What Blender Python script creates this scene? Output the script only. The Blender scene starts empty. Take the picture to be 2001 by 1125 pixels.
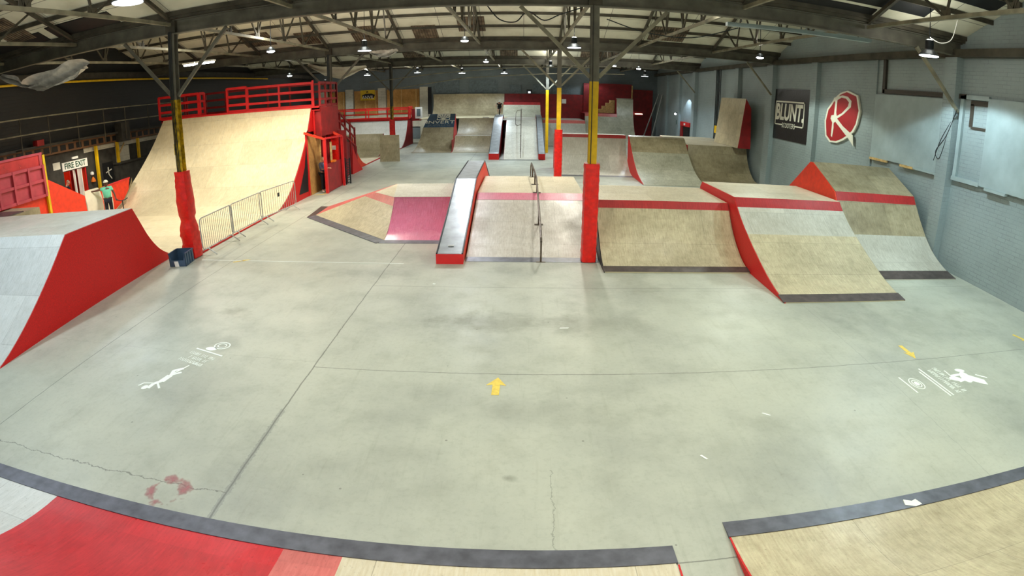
import bpy, bmesh, math, random
from mathutils import Vector, Matrix
random.seed(7)
sc = bpy.context.scene
COL = sc.collection
PI = math.pi
ORG = {}

# ------------------------------------------------------------------ materials
def newmat(name):
    m = bpy.data.materials.new(name); m.use_nodes = True
    nt = m.node_tree; b = nt.nodes['Principled BSDF']
    return m, nt, b
def L(nt, a, b): nt.links.new(a, b)
def N(nt, t, **k):
    n = nt.nodes.new(t)
    for a, v in k.items(): setattr(n, a, v)
    return n
def ramp(nt, src, stops):
    r = N(nt, 'ShaderNodeValToRGB'); L(nt, src, r.inputs[0])
    e = r.color_ramp.elements
    e[0].position, e[0].color = stops[0][0], c4(stops[0][1])
    e[1].position, e[1].color = stops[-1][0], c4(stops[-1][1])
    for p, c in stops[1:-1]:
        x = e.new(p); x.color = c4(c)
    return r.outputs[0]
def c4(c):
    if not hasattr(c, '__len__'): return (c, c, c, 1)
    return (c[0], c[1], c[2], 1)
def srgb(*c):
    return tuple(((x/255)/12.92 if x/255 <= .04045 else ((x/255+.055)/1.055)**2.4) for x in c)
def mix(nt, fac, a, b, mode='MIX'):
    n = N(nt, 'ShaderNodeMix', data_type='RGBA', blend_type=mode)
    for i, v in ((0, fac), (6, a), (7, b)):
        if hasattr(v, 'is_linked') or hasattr(v, 'links'): L(nt, v, n.inputs[i])
        else: n.inputs[i].default_value = v if i == 0 else c4(v)
    return n.outputs[2]
def math_(nt, op, a, b=None, clamp=False):
    n = N(nt, 'ShaderNodeMath', operation=op, use_clamp=clamp)
    for i, v in ((0, a), (1, b)):
        if v is None: continue
        if hasattr(v, 'links'): L(nt, v, n.inputs[i])
        else: n.inputs[i].default_value = v
    return n.outputs[0]
def uvc(nt, scale=(1, 1, 1), obj=False, rot=0):
    t = N(nt, 'ShaderNodeTexCoord'); mp = N(nt, 'ShaderNodeMapping')
    L(nt, t.outputs['Object' if obj else 'UV'], mp.inputs[0])
    mp.inputs['Scale'].default_value = scale; mp.inputs['Rotation'].default_value[2] = rot
    return mp.outputs[0]
def noise(nt, vec, scale, detail=4, rough=.55):
    n = N(nt, 'ShaderNodeTexNoise'); L(nt, vec, n.inputs['Vector'])
    n.inputs['Scale'].default_value = scale; n.inputs['Detail'].default_value = detail; n.inputs['Roughness'].default_value = rough
    return n.outputs[0]
def bump(nt, b, h, strength=.2, dist=.02):
    n = N(nt, 'ShaderNodeBump'); n.inputs['Strength'].default_value = strength; n.inputs['Distance'].default_value = dist
    L(nt, h, n.inputs['Height']); L(nt, n.outputs[0], b.inputs['Normal'])

def flat(name, col, rough=.6, metal=0, var=.12, scale=3, bumpy=0, spec=.5):
    m, nt, b = newmat(name)
    v = uvc(nt, obj=True); n = noise(nt, v, scale, 5)
    d = tuple(c*(1-var*1.6) for c in col); h = tuple(min(1, c*(1+var)) for c in col)
    L(nt, ramp(nt, n, [(.3, d), (.7, h)]), b.inputs['Base Color'])
    b.inputs['Roughness'].default_value = rough; b.inputs['Metallic'].default_value = metal
    b.inputs['Specular IOR Level'].default_value = spec
    if bumpy: bump(nt, b, noise(nt, v, scale*6, 3), bumpy)
    return m

def ply(name, col, worn=.35, seam=1, sheet=(2.44, 1.22), rough=.34, seed=0, scuff=.5, rot=0):
    m, nt, b = newmat(name)
    v = uvc(nt, rot=rot)
    mp = N(nt, 'ShaderNodeMapping'); L(nt, v, mp.inputs[0]); mp.inputs['Location'].default_value = (seed*3.7, seed*1.3, 0)
    v = mp.outputs[0]
    br = N(nt, 'ShaderNodeTexBrick'); L(nt, v, br.inputs['Vector'])
    br.inputs['Scale'].default_value = 1; br.inputs['Brick Width'].default_value = sheet[0]; br.inputs['Row Height'].default_value = sheet[1]
    br.inputs['Mortar Size'].default_value = .0045; br.inputs['Mortar Smooth'].default_value = .2
    br.inputs['Color1'].default_value = c4(tuple(c*1.06 for c in col)); br.inputs['Color2'].default_value = c4(tuple(c*.86 for c in col))
    br.inputs['Mortar'].default_value = c4(tuple(c*(.6 if seam else 1) for c in col))
    g = N(nt, 'ShaderNodeMapping'); L(nt, v, g.inputs[0]); g.inputs['Scale'].default_value = (14, 1.6, 1)
    gr = noise(nt, g.outputs[0], 2.2, 6, .6)
    c = mix(nt, .30, br.outputs[0], ramp(nt, gr, [(.3, .25), (.7, .95)]), 'OVERLAY')
    big = noise(nt, v, .9, 5, .6)
    c = mix(nt, worn, c, ramp(nt, big, [(.32, (.56, .54, .48)), (.62, (1, 1, 1))]), 'MULTIPLY')
    md = noise(nt, v, 4.5, 6, .7)
    c = mix(nt, .45*min(1, worn*1.6), c, ramp(nt, md, [(.36, (.60, .58, .52)), (.56, (1, 1, 1))]), 'MULTIPLY')
    sp = noise(nt, v, 26, 3, .7)
    c = mix(nt, scuff, c, ramp(nt, sp, [(.29, (.35, .32, .28)), (.40, (1, 1, 1))]), 'MULTIPLY')
    L(nt, c, b.inputs['Base Color'])
    L(nt, ramp(nt, big, [(.3, rough+.2), (.7, rough-.05)]), b.inputs['Roughness'])
    return m

TAN = ply('ply_tan', srgb(202, 190, 158), .55, seed=1)
TAN2 = ply('ply_brown_worn', srgb(176, 164, 134), .8, seed=2)
CREAM = ply('ply_cream', srgb(216, 205, 178), .25, seed=3, scuff=.3)
WARM = ply('ply_warm_birch', srgb(228, 214, 178), .30, seed=4, scuff=.25, rot=PI/4*0)
PALE = ply('ply_pale_grey', srgb(206, 204, 190), .35, seed=5)
GREYP = ply('ply_grey_worn', srgb(192, 192, 172), .55, seed=6, scuff=.8)
PINKGREY = ply('ply_grey_speckled', srgb(206, 200, 190), .4, seed=7, scuff=.9)
WHITEP = ply('ramp_white_paint', srgb(214, 218, 216), .22, seed=8)
PINK = ply('ramp_pink_paint', srgb(232, 130, 166), .25, seed=9, seam=0, rough=.2)
PINKBAND = ply('band_pink_paint', srgb(226, 122, 148), .2, seed=10, seam=0)
REDBAND = ply('band_red_paint', srgb(182, 44, 44), .35, seed=11, seam=0, rough=.4)
REDSURF = ply('surface_red_paint', srgb(206, 50, 56), .35, seed=12, seam=0, rough=.25)
REDPALE = ply('surface_red_faded', srgb(214, 112, 106), .3, seed=13, seam=0)
OSB = ply('osb_board', srgb(196, 146, 80), .9, seed=14, seam=1, scuff=1, rough=.7)
RED = flat('red_side_paint', srgb(206, 16, 14), .55, var=.15, scale=40)
REDORANGE = flat('orange_red_paint', srgb(232, 56, 24), .5, var=.10, scale=6)
REDRAIL = flat('red_rail_paint', srgb(214, 34, 36), .45, var=.1)
DARKRED = flat('dark_red_paint', srgb(150, 24, 26), .55, var=.2)
MAROON = flat('maroon_board_paint', srgb(128, 16, 20), .6, var=.2)
PANELPINK = flat('faded_red_panel', srgb(186, 66, 76), .6, var=.12)
PADRED = flat('red_pad_vinyl', srgb(226, 24, 14), .28, var=.14, scale=9, bumpy=.5)
YELLOW = flat('yellow_post_paint', srgb(224, 182, 8), .45, var=.12, scale=5)
YELDIRTY = flat('dirty_yellow_paint', srgb(196, 160, 22), .5, var=.45, scale=8)
YTAPE = flat('yellow_floor_paint', srgb(232, 204, 96), .7, var=.12, scale=14)
STEELG = flat('grey_beam_paint', srgb(104, 102, 90), .6, .1, var=.25, scale=2)
STEELD = flat('dark_truss_steel', srgb(74, 70, 58), .65, .1, var=.35, scale=2)
STEELL = flat('pale_tie_steel', srgb(136, 132, 112), .6, .1, var=.3, scale=2)
GALV = flat('galvanised_steel', srgb(184, 186, 180), .45, .12, var=.2, scale=8)
RAILM = flat('brown_rail_steel', srgb(96, 84, 72), .4, .6, var=.3, scale=8)
TOE = flat('toe_plate_steel', srgb(104, 106, 116), .42, .35, var=.22, scale=5)
TOEB = flat('toe_plate_brown', srgb(92, 82, 80), .45, .3, var=.25, scale=5)
SHEETM = flat('ledge_sheet_metal', srgb(150, 156, 162), .36, .3, var=.14, scale=4)
EDGE = flat('dark_edge_steel', srgb(48, 54, 58), .4, .6)
BLACK = flat('black_paint', srgb(16, 18, 20), .6, var=.3)
DGREY = flat('dark_grey_paint', srgb(58, 56, 50), .7, var=.3)
WHITE = flat('white_paint', srgb(236, 236, 230), .55, var=.05)
CREAMPAD = flat('cream_vinyl_pad', srgb(236, 228, 206), .4, var=.08)
BLUEG = flat('blue_grey_cladding', srgb(98, 112, 118), .6, var=.2, scale=6)
SMOOTHB = flat('smooth_blue_board', srgb(160, 176, 178), .5, var=.10, scale=1.5)
NAVY = flat('banner_navy_vinyl', srgb(52, 80, 108), .25, var=.25, scale=1.2)
BLKVIN = flat('black_vinyl', srgb(18, 19, 22), .35, var=.3, scale=2, bumpy=.3)
YELPOST = flat('yellow_poster', srgb(214, 178, 24), .5, var=.1)
SIGNRED = flat('sign_red', srgb(168, 26, 34), .45, var=.08)
SIGNCREAM = flat('sign_cream', srgb(232, 230, 214), .5, var=.04)
GREENTXT = flat('sign_green', srgb(14, 74, 54), .5)
TARP = flat('grey_tarpaulin', srgb(196, 194, 186), .6, var=.2, scale=4)
BIN = flat('blue_grey_plastic', srgb(62, 84, 108), .4, var=.1)
TIMBER = flat('raw_timber', srgb(206, 172, 112), .7, var=.2, scale=8)
LINER = flat('stencil_white', srgb(240, 246, 240), .7, var=.03)
def m_stain():
    m, nt, b = newmat('pink_floor_stain')
    b.inputs['Base Color'].default_value = c4(srgb(190, 128, 132)); b.inputs['Roughness'].default_value = .6
    t = N(nt, 'ShaderNodeTexCoord'); v = t.outputs['Object']; ln = N(nt, 'ShaderNodeVectorMath', operation='LENGTH'); L(nt, v, ln.inputs[0])
    n = noise(nt, v, 3.2, 3, .6)
    d = math_(nt, 'ABSOLUTE', math_(nt, 'SUBTRACT', ln.outputs['Value'], .22)); d = math_(nt, 'ADD', d, math_(nt, 'MULTIPLY', math_(nt, 'SUBTRACT', n, .42), .62))
    L(nt, ramp(nt, d, [(.02, .5), (.11, .0)]), b.inputs['Alpha'])
    return m
STAIN = m_stain()
SKIN = flat('skin', srgb(205, 150, 122), .5, var=.06)
SKIND = flat('skin_dark', srgb(96, 62, 48), .5, var=.06)
HAIR = flat('grey_hair', srgb(150, 136, 118), .7)
MINT = flat('mint_cloth', srgb(112, 206, 172), .8, var=.08)
NAVYC = flat('navy_cloth', srgb(20, 24, 36), .85)
GREYBLUE = flat('grey_blue_cloth', srgb(78, 84, 110), .85, var=.15)
SHOE = flat('white_shoe', srgb(225, 225, 225), .5)
RUBBER = flat('black_rubber', srgb(14, 14, 14), .8)
ORANGE = flat('orange_glove', srgb(230, 120, 30), .6)
CORR = None

def m_corr():
    m, nt, b = newmat('corrugated_rusty_sheet')
    w = N(nt, 'ShaderNodeTexWave', wave_type='BANDS', bands_direction='X'); L(nt, uvc(nt), w.inputs[0]); w.inputs['Scale'].default_value = 2.6
    n = noise(nt, uvc(nt), 3, 5)
    L(nt, mix(nt, .5, ramp(nt, n, [(.3, srgb(66, 52, 40)), (.7, srgb(150, 132, 108))]), ramp(nt, w.outputs[0], [(0, .15), (1, .9)]), 'MULTIPLY'), b.inputs['Base Color'])
    b.inputs['Roughness'].default_value = .8; bump(nt, b, w.outputs[0], .8, .04)
    return m
CORR = m_corr()

def m_roof():
    m, nt, b = newmat('white_roof_lining')
    v = uvc(nt)
    br = N(nt, 'ShaderNodeTexBrick'); L(nt, v, br.inputs['Vector'])
    br.inputs['Scale'].default_value = 1; br.inputs['Brick Width'].default_value = 1.85; br.inputs['Row Height'].default_value = 1.15; br.offset = 0
    br.inputs['Mortar Size'].default_value = .012
    c = srgb(226, 224, 204)
    br.inputs['Color1'].default_value = c4(c); br.inputs['Color2'].default_value = c4(tuple(x*.9 for x in c)); br.inputs['Mortar'].default_value = c4(tuple(x*.25 for x in c))
    n = noise(nt, v, .8, 5)
    L(nt, mix(nt, .5, br.outputs[0], ramp(nt, n, [(.28, (.5, .48, .4)), (.55, (1, 1, 1))]), 'MULTIPLY'), b.inputs['Base Color'])
    b.inputs['Roughness'].default_value = .85
    return m
ROOF = m_roof()

def m_brick(name, col, mort=.55, var=.1, strength=.5, w=.44, h=.15, stain=.35):
    m, nt, b = newmat(name)
    v = uvc(nt)
    br = N(nt, 'ShaderNodeTexBrick'); L(nt, v, br.inputs['Vector'])
    br.inputs['Scale'].default_value = 1; br.inputs['Brick Width'].default_value = w; br.inputs['Row Height'].default_value = h
    br.inputs['Mortar Size'].default_value = .010; br.inputs['Mortar Smooth'].default_value = .4
    br.inputs['Color1'].default_value = c4(tuple(c*(1+var) for c in col)); br.inputs['Color2'].default_value = c4(tuple(c*(1-var) for c in col))
    nn = noise(nt, v, 1.7, 4, .7)
    br2 = mix(nt, ramp(nt, nn, [(.42, 1.), (.6, .25)]), br.outputs[0], col)
    br.inputs['Mortar'].default_value = c4(tuple(c*mort for c in col))
    n = noise(nt, v, .45, 6, .6)
    c = mix(nt, stain, br2, ramp(nt, n, [(.3, (.45, .45, .42)), (.6, (1, 1, 1))]), 'MULTIPLY')
    L(nt, c, b.inputs['Base Color']); b.inputs['Roughness'].default_value = .55
    h_ = mix(nt, .3, br.outputs['Fac'], noise(nt, v, 14, 3))
    bn = N(nt, 'ShaderNodeBump'); bn.invert = True; bn.inputs['Strength'].default_value = strength; bn.inputs['Distance'].default_value = .012
    L(nt, h_, bn.inputs['Height']); L(nt, bn.outputs[0], b.inputs['Normal'])
    return m
BRICKB = m_brick('blue_painted_brick', srgb(150, 164, 166), mort=.72, var=.06, h=.11, w=.30)
BRICKG = m_brick('grey_painted_brick', srgb(112, 124, 128), stain=.5)
BRICKK = m_brick('black_painted_brick', srgb(30, 32, 33), stain=.6)
BRICKD = m_brick('sooty_brick', srgb(66, 60, 52), stain=.8)
BRICKO = m_brick('orange_brick', srgb(124, 88, 58), stain=.7, h=.12, w=.3)
BRICKW = m_brick('flaking_white_brick', srgb(206, 202, 184), mort=.25, stain=.7)

def m_floor():
    m, nt, b = newmat('worn_concrete')
    t = N(nt, 'ShaderNodeTexCoord'); v = t.outputs['Object']
    sx = N(nt, 'ShaderNodeSeparateXYZ'); L(nt, v, sx.inputs[0])
    x, y = sx.outputs[0], sx.outputs[1]
    n1 = noise(nt, v, .35, 6, .6); n2 = noise(nt, v, 1.6, 6, .65); n3 = noise(nt, v, 14, 4, .7)
    c = ramp(nt, n1, [(.3, srgb(154, 158, 148)), (.5, srgb(178, 182, 169)), (.72, srgb(192, 195, 180))])
    c = mix(nt, .35, c, ramp(nt, n2, [(.30, (.66, .66, .62)), (.52, (1, 1, 1))]), 'MULTIPLY')
    c = mix(nt, .35, c, ramp(nt, n3, [(.3, (.72, .72, .70)), (.5, (1, 1, 1))]), 'MULTIPLY')
    # small dark spots
    vo = N(nt, 'ShaderNodeTexVoronoi'); L(nt, v, vo.inputs['Vector']); vo.inputs['Scale'].default_value = 1.7
    sp = math_(nt, 'LESS_THAN', vo.outputs['Distance'], .028)
    c = mix(nt, math_(nt, 'MULTIPLY', sp, .6), c, srgb(104, 106, 96))
    # directional scrape marks
    mp = N(nt, 'ShaderNodeMapping'); L(nt, v, mp.inputs[0]); mp.inputs['Scale'].default_value = (6, .5, 1); mp.inputs['Rotation'].default_value[2] = .25
    n4 = noise(nt, mp.outputs[0], 1.4, 6, .7)
    c = mix(nt, .3, c, ramp(nt, n4, [(.32, (.74, .74, .70)), (.45, (1, 1, 1))]), 'MULTIPLY')
    # worn dark patches (traffic areas)
    for (px, py, rx, ry, a) in ((-.4, 9.1, 1.4, .55, .34), (1.2, 9.0, 1.3, .5, .25), (-5.8, 9.1, .5, .35, .35), (3.4, 5.6, .35, .3, .22), (-.1, 4.75, .10, .08, .5), (8.6, 8.7, 2.4, 1.1, .16), (-3.8, 11.9, 1.5, .5, .18), (-5.6, 20, 1.8, 1.2, .2), (-1.5, 26.5, 3.0, 1.6, .18), (2.6, 11.3, .6, 1.0, .2), (.5, 6.1, 1.8, .35, .12)):
        dx = math_(nt, 'DIVIDE', math_(nt, 'SUBTRACT', x, px), rx); dy = math_(nt, 'DIVIDE', math_(nt, 'SUBTRACT', y, py), ry)
        r = math_(nt, 'ADD', math_(nt, 'MULTIPLY', dx, dx), math_(nt, 'MULTIPLY', dy, dy))
        r = math_(nt, 'ADD', r, math_(nt, 'MULTIPLY', math_(nt, 'SUBTRACT', n2, .5), 3.2))
        f = math_(nt, 'MULTIPLY', math_(nt, 'SUBTRACT', 1, r, True), a)
        c = mix(nt, f, c, srgb(108, 110, 96))
    # joints cast in the slab
    wob = math_(nt, 'MULTIPLY', math_(nt, 'SUBTRACT', noise(nt, v, 2.2, 5, .7), .5), .05)
    def line(co, pos, w, lim=None, gt=True, wb=1.):
        d = math_(nt, 'ABSOLUTE', math_(nt, 'SUBTRACT', math_(nt, 'ADD', co, math_(nt, 'MULTIPLY', wob, wb)), pos))
        f = math_(nt, 'LESS_THAN', d, w)
        if lim is not None:
            f = math_(nt, 'MULTIPLY', f, math_(nt, 'GREATER_THAN' if gt else 'LESS_THAN', lim[0], lim[1]))
        return f
    for f, k in ((line(x, -3.31, .012), .65), (line(x, -7.84, .011), .55), (line(y, 7.16, .010, (x, -3.31)), .5), (line(y, 10.93, .010, (x, -3.31)), .45),
                 (line(y, 7.35, .006, (x, -3.31), False, 3), .2), (line(x, -8.5, .007, (y, 12.5), True), .35), (line(x, 3.7, .006, (y, 7.2), False), .0),
                 (line(y, 3.42, .008, (x, 1.5)), .6), (line(y, 4.09, .007, (x, -3.31), False, 5), .6), (line(x, .35, .007, (y, 4.9), False, 6), .35),
                 (line(y, 10.75, .006, (x, 2.3)), .2), (line(x, 6.1, .006, (y, 12), False, 2.5), .25)):
        c = mix(nt, math_(nt, 'MULTIPLY', f, k), c, srgb(70, 72, 66))
    # crumbled joint edge
    d = math_(nt, 'ABSOLUTE', math_(nt, 'SUBTRACT', x, -3.31))
    f = math_(nt, 'MULTIPLY', math_(nt, 'LESS_THAN', math_(nt, 'ADD', d, math_(nt, 'MULTIPLY', n3, .12)), .10), math_(nt, 'LESS_THAN', math_(nt, 'ADD', y, math_(nt, 'MULTIPLY', n2, 2)), 6.9))
    c = mix(nt, math_(nt, 'MULTIPLY', f, .45), c, srgb(120, 124, 120))
    L(nt, c, b.inputs['Base Color'])
    L(nt, ramp(nt, n2, [(.3, .55), (.7, .38)]), b.inputs['Roughness'])
    bump(nt, b, n3, .08, .01)
    return m
FLOOR = m_floor()

def emit(name, col, s):
    m, nt, b = newmat(name)
    b.inputs['Base Color'].default_value = c4(col)
    b.inputs['Emission Color'].default_value = c4(col); b.inputs['Emission Strength'].default_value = s
    return m
GLOW_C = emit('lamp_glow_cool', (.86, .95, 1), 9)
GLOW_W = emit('lamp_glow_warm', (1, .9, .62), 9)
def m_mesh():
    m, nt, b = newmat('red_debris_mesh')
    b.inputs['Base Color'].default_value = c4(srgb(214, 60, 56)); b.inputs['Roughness'].default_value = .7
    n = noise(nt, uvc(nt), 1.4, 3)
    L(nt, ramp(nt, n, [(.35, .45), (.65, .85)]), b.inputs['Alpha'])
    return m
NET = m_mesh()

# ------------------------------------------------------------------ mesh builder
class MB:
    def __init__(s, xf=None): s.v = []; s.f = []; s.u = []; s.mi = []; s.xf = xf; s.k = 0
    def add(s, verts, faces, uvs=None):
        o = len(s.v)
        for p in verts:
            p = Vector(p); s.v.append(s.xf @ p if s.xf else p)
        for i, f in enumerate(faces):
            s.f.append([o+a for a in f]); s.u.append(uvs[i] if uvs else None); s.mi.append(s.k)
        return s
    def box(s, x0, x1, y0, y1, z0, z1):
        v = [(x, y, z) for x in (x0, x1) for y in (y0, y1) for z in (z0, z1)]
        return s.add(v, [(0, 1, 3, 2), (4, 6, 7, 5), (0, 4, 5, 1), (2, 3, 7, 6), (0, 2, 6, 4), (1, 5, 7, 3)])
    def bar(s, p, q, w=.06, h=None):
        p, q = Vector(p), Vector(q); h = h or w; d = (q-p).normalized()
        up = Vector((0, 0, 1)) if abs(d.z) < .98 else Vector((0, 1, 0))
        a = d.cross(up).normalized()*w/2; b = a.cross(d).normalized()*h/2
        v = [p+i*a+j*b for i, j in ((-1, -1), (1, -1), (1, 1), (-1, 1))]+[q+i*a+j*b for i, j in ((-1, -1), (1, -1), (1, 1), (-1, 1))]
        return s.add(v, [(3, 2, 1, 0), (4, 5, 6, 7), (0, 1, 5, 4), (1, 2, 6, 5), (2, 3, 7, 6), (3, 0, 4, 7)])
    def tube(s, pts, r, n=8, close=False):
        pts = [Vector(p) for p in pts]; m = len(pts); vs = []; rr = r if hasattr(r, '__len__') else [r]*m
        a0 = None
        for i, p in enumerate(pts):
            d = ((pts[(i+1) % m] if (i < m-1 or close) else p)-(pts[i-1] if (i > 0 or close) else p)).normalized()
            if a0 is None:
                a0 = d.cross(Vector((0, 0, 1)))
                if a0.length < .05: a0 = d.cross(Vector((1, 0, 0)))
            a = (a0-d*a0.dot(d)).normalized(); a0 = a; b = d.cross(a)
            for k in range(n):
                t = 2*PI*k/n; vs.append(p+(a*math.cos(t)+b*math.sin(t))*rr[i])
        fs = [(i*n+k, i*n+(k+1) % n, ((i+1) % m)*n+(k+1) % n, ((i+1) % m)*n+k) for i in range(m if close else m-1) for k in range(n)]
        if not close: fs += [tuple(range(n-1, -1, -1)), tuple((m-1)*n+k for k in range(n))]
        return s.add(vs, fs)
    def lathe(s, c, prof, n=20):
        vs = []; m = len(prof)
        for r, z in prof:
            for k in range(n):
                t = 2*PI*k/n; vs.append((c[0]+r*math.cos(t), c[1]+r*math.sin(t), c[2]+z))
        fs = [(i*n+k, i*n+(k+1) % n, (i+1)*n+(k+1) % n, (i+1)*n+k) for i in range(m-1) for k in range(n)]
        fs += [tuple(range(n-1, -1, -1)), tuple((m-1)*n+k for k in range(n))]
        return s.add(vs, fs)
    def prism(s, pts, d):
        pts = [Vector(p) for p in pts]; d = Vector(d); n = len(pts)
        return s.add(pts+[p+d for p in pts], [tuple(range(n-1, -1, -1)), tuple(range(n, 2*n))]+[(i, (i+1) % n, n+(i+1) % n, n+i) for i in range(n)])
    def sheet(s, prof, x0, x1, th=.03, s0=0):
        """curved riding sheet: prof = [(y,z)..]; x0,x1 constants or lists; thickness below"""
        keep = [0]+[i for i in range(1, len(prof)) if math.hypot(prof[i][0]-prof[i-1][0], prof[i][1]-prof[i-1][1]) > 1e-5]
        if hasattr(x0, '__len__') and len(x0) == len(prof): x0 = [x0[i] for i in keep]
        if hasattr(x1, '__len__') and len(x1) == len(prof): x1 = [x1[i] for i in keep]
        prof = [prof[i] for i in keep]
        n = len(prof); X0 = x0 if hasattr(x0, '__len__') else [x0]*n; X1 = x1 if hasattr(x1, '__len__') else [x1]*n
        S = [s0]
        for i in range(1, n): S.append(S[-1]+math.hypot(prof[i][0]-prof[i-1][0], prof[i][1]-prof[i-1][1]))
        nor = []
        for i in range(n):
            a, b = prof[max(0, i-1)], prof[min(n-1, i+1)]
            dy, dz = b[0]-a[0], b[1]-a[1]; l = math.hypot(dy, dz); ny, nz = -dz/l, dy/l
            if nz < 0: ny, nz = -ny, -nz
            nor.append((ny, nz))
        v = []
        for i, (y, z) in enumerate(prof):
            v += [(X0[i], y, z), (X1[i], y, z), (X0[i], y-nor[i][0]*th, z-nor[i][1]*th), (X1[i], y-nor[i][0]*th, z-nor[i][1]*th)]
        f = []; u = []
        for i in range(n-1):
            a, b = 4*i, 4*(i+1)
            f.append((a, a+1, b+1, b)); u.append([(X0[i], S[i]), (X1[i], S[i]), (X1[i+1], S[i+1]), (X0[i+1], S[i+1])])
            f.append((a+2, b+2, b+3, a+3)); u.append([(X0[i], S[i])]*4)
            f.append((a, b, b+2, a+2)); u.append([(0, S[i])]*4)
            f.append((a+1, a+3, b+3, b+1)); u.append([(0, S[i])]*4)
        f.append((0, 2, 3, 1)); u.append([(0, 0)]*4); e = 4*(n-1); f.append((e, e+1, e+3, e+2)); u.append([(0, 0)]*4)
        return s.add(v, f, u)
    def build(s, name, mats, parent=None, smooth=False, label=None, cat=None, group=None, kind=None, org=None):
        me = bpy.data.meshes.new(name)
        if parent is not None: o0 = ORG[parent.name]
        elif org is not None: o0 = Vector(org)
        else:
            xs = [p.x for p in s.v]; ys = [p.y for p in s.v]; zs = [p.z for p in s.v]
            o0 = Vector(((min(xs)+max(xs))/2, (min(ys)+max(ys))/2, min(zs)))
        me.from_pydata([p-o0 for p in s.v], [], s.f)
        uvl = me.uv_layers.new(name='UVMap')
        me.update()
        for i, pl in enumerate(me.polygons):
            u = s.u[i]
            if u: cs = u
            else:
                n = pl.normal; ax = max(range(3), key=lambda k: abs(n[k]))
                cs = []
                for vi in pl.vertices:
                    p = me.vertices[vi].co+o0
                    cs.append((p.y, p.z) if ax == 0 else (p.x, p.z) if ax == 1 else (p.x, p.y))
            for li, c in zip(pl.loop_indices, cs): uvl.data[li].uv = c
            pl.use_smooth = smooth; pl.material_index = s.mi[i]
        for m in (mats if isinstance(mats, (list, tuple)) else [mats]): me.materials.append(m)
        ob = bpy.data.objects.new(name, me); COL.objects.link(ob)
        ORG[ob.name] = o0
        if smooth:
            try:
                me.set_sharp_from_angle(angle=math.radians(40))
            except Exception: pass
        if parent is not None: ob.parent = parent
        else: ob.location = o0
        if parent is None and kind is None and cat is None: print('NO CAT', name)
        if label: ob['label'] = label
        if cat: ob['category'] = cat
        if group: ob['group'] = group
        if kind: ob['kind'] = kind
        return ob
def thing(name, label, cat, loc, group=None, kind=None):
    o = bpy.data.objects.new(name, None); COL.objects.link(o); o.location = loc
    o.empty_display_size = .2; ORG[o.name] = Vector(loc)
    if label: o['label'] = label
    if cat: o['category'] = cat
    if group: o['group'] = group
    if kind: o['kind'] = kind
    return o
def copy_thing(root, loc, label=None, group=None):
    def rec(o, par):
        c = o.copy(); COL.objects.link(c); ORG[c.name] = ORG.get(o.name, Vector())
        if par: c.parent = par
        for ch in list(o.children): rec(ch, c)
        return c
    r = rec(root, None); r.location = loc; ORG[r.name] = Vector(loc)
    if label: r['label'] = label
    if group: r['group'] = group
    return r
def crv(pts, n=6):
    out = []; P = [pts[0]]+list(pts)+[pts[-1]]
    for i in range(1, len(P)-2):
        p0, p1, p2, p3 = P[i-1], P[i], P[i+1], P[i+2]
        for k in range(n):
            t = k/n
            out.append(tuple(.5*((2*p1[j])+(-p0[j]+p2[j])*t+(2*p0[j]-5*p1[j]+4*p2[j]-p3[j])*t*t+(-p0[j]+3*p1[j]-3*p2[j]+p3[j])*t**3) for j in range(len(p1))))
    out.append(tuple(pts[-1])); return out
def arc(y0, z0, y1, z1, n=14, a0=.12):
    """concave transition from (y0,z0) rising to (y1,z1); a0 = start slope angle"""
    dy, dz = y1-y0, z1-z0; s = 1 if dy > 0 else -1; w = abs(dy)
    ch = math.atan2(dz, w); a1 = 2*ch-a0
    out = []; R = math.hypot(w, dz)/(2*math.sin((a1-a0)/2)) if abs(a1-a0) > 1e-4 else None
    for k in range(n+1):
        t = k/n
        if R is None: out.append((y0+dy*t, z0+dz*t)); continue
        a = a0+(a1-a0)*t
        out.append((y0+s*R*(math.sin(a)-math.sin(a0)), z0+R*(math.cos(a0)-math.cos(a))))
    return out
def cut(prof, z):
    """split profile at height z"""
    for i in range(len(prof)-1):
        a, b = prof[i], prof[i+1]
        if (a[1]-z)*(b[1]-z) <= 0 and a[1] != b[1]:
            t = (z-a[1])/(b[1]-a[1]); p = (a[0]+t*(b[0]-a[0]), z)
            return prof[:i+1]+[p], [p]+prof[i+1:]
    return prof, prof[-1:]
def side(par, prof, x, dx=.02, mat=None, name='side_panel', z0=0, xf=None, drop=.03, back=None):
    pts = [(x, y, max(z0, z-drop)) for y, z in prof]
    yb = prof[-1][0] if back is None else back
    if back is not None: pts.append((x, back, max(z0, prof[-1][1]-drop)))
    pts += [(x, yb, z0)]
    if prof[0][1]-drop > z0+.01: pts.append((x, prof[0][0], z0))
    return MB(xf).prism(pts, (dx, 0, 0)).build(name, mat or RED, par)
def text(body, size, mat, M, parent=None, name='lettering', ext=.004, sx=1, shear=0, **k):
    c = bpy.data.curves.new(name, 'FONT'); c.body = body; c.size = size; c.extrude = ext; c.align_x = 'CENTER'; c.align_y = 'CENTER'; c.shear = shear; c.offset = k.pop('offset', 0)
    c.resolution_u = 3
    t = bpy.data.objects.new('tmp', c); COL.objects.link(t); bpy.context.view_layer.update()
    me = bpy.data.meshes.new_from_object(t.evaluated_get(bpy.context.evaluated_depsgraph_get()))
    bpy.data.objects.remove(t)
    me.transform(Matrix.Diagonal((sx, 1, 1, 1))); me.transform(M)
    me.name = name
    o0 = ORG[parent.name] if parent else M.translation.copy()
    me.transform(Matrix.Translation(-o0)); me.materials.clear(); me.materials.append(mat)
    ob = bpy.data.objects.new(name, me); COL.objects.link(ob); ORG[ob.name] = o0
    if parent: ob.parent = parent
    else: ob.location = o0
    for a, v in k.items(): ob[a] = v
    return ob
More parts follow.
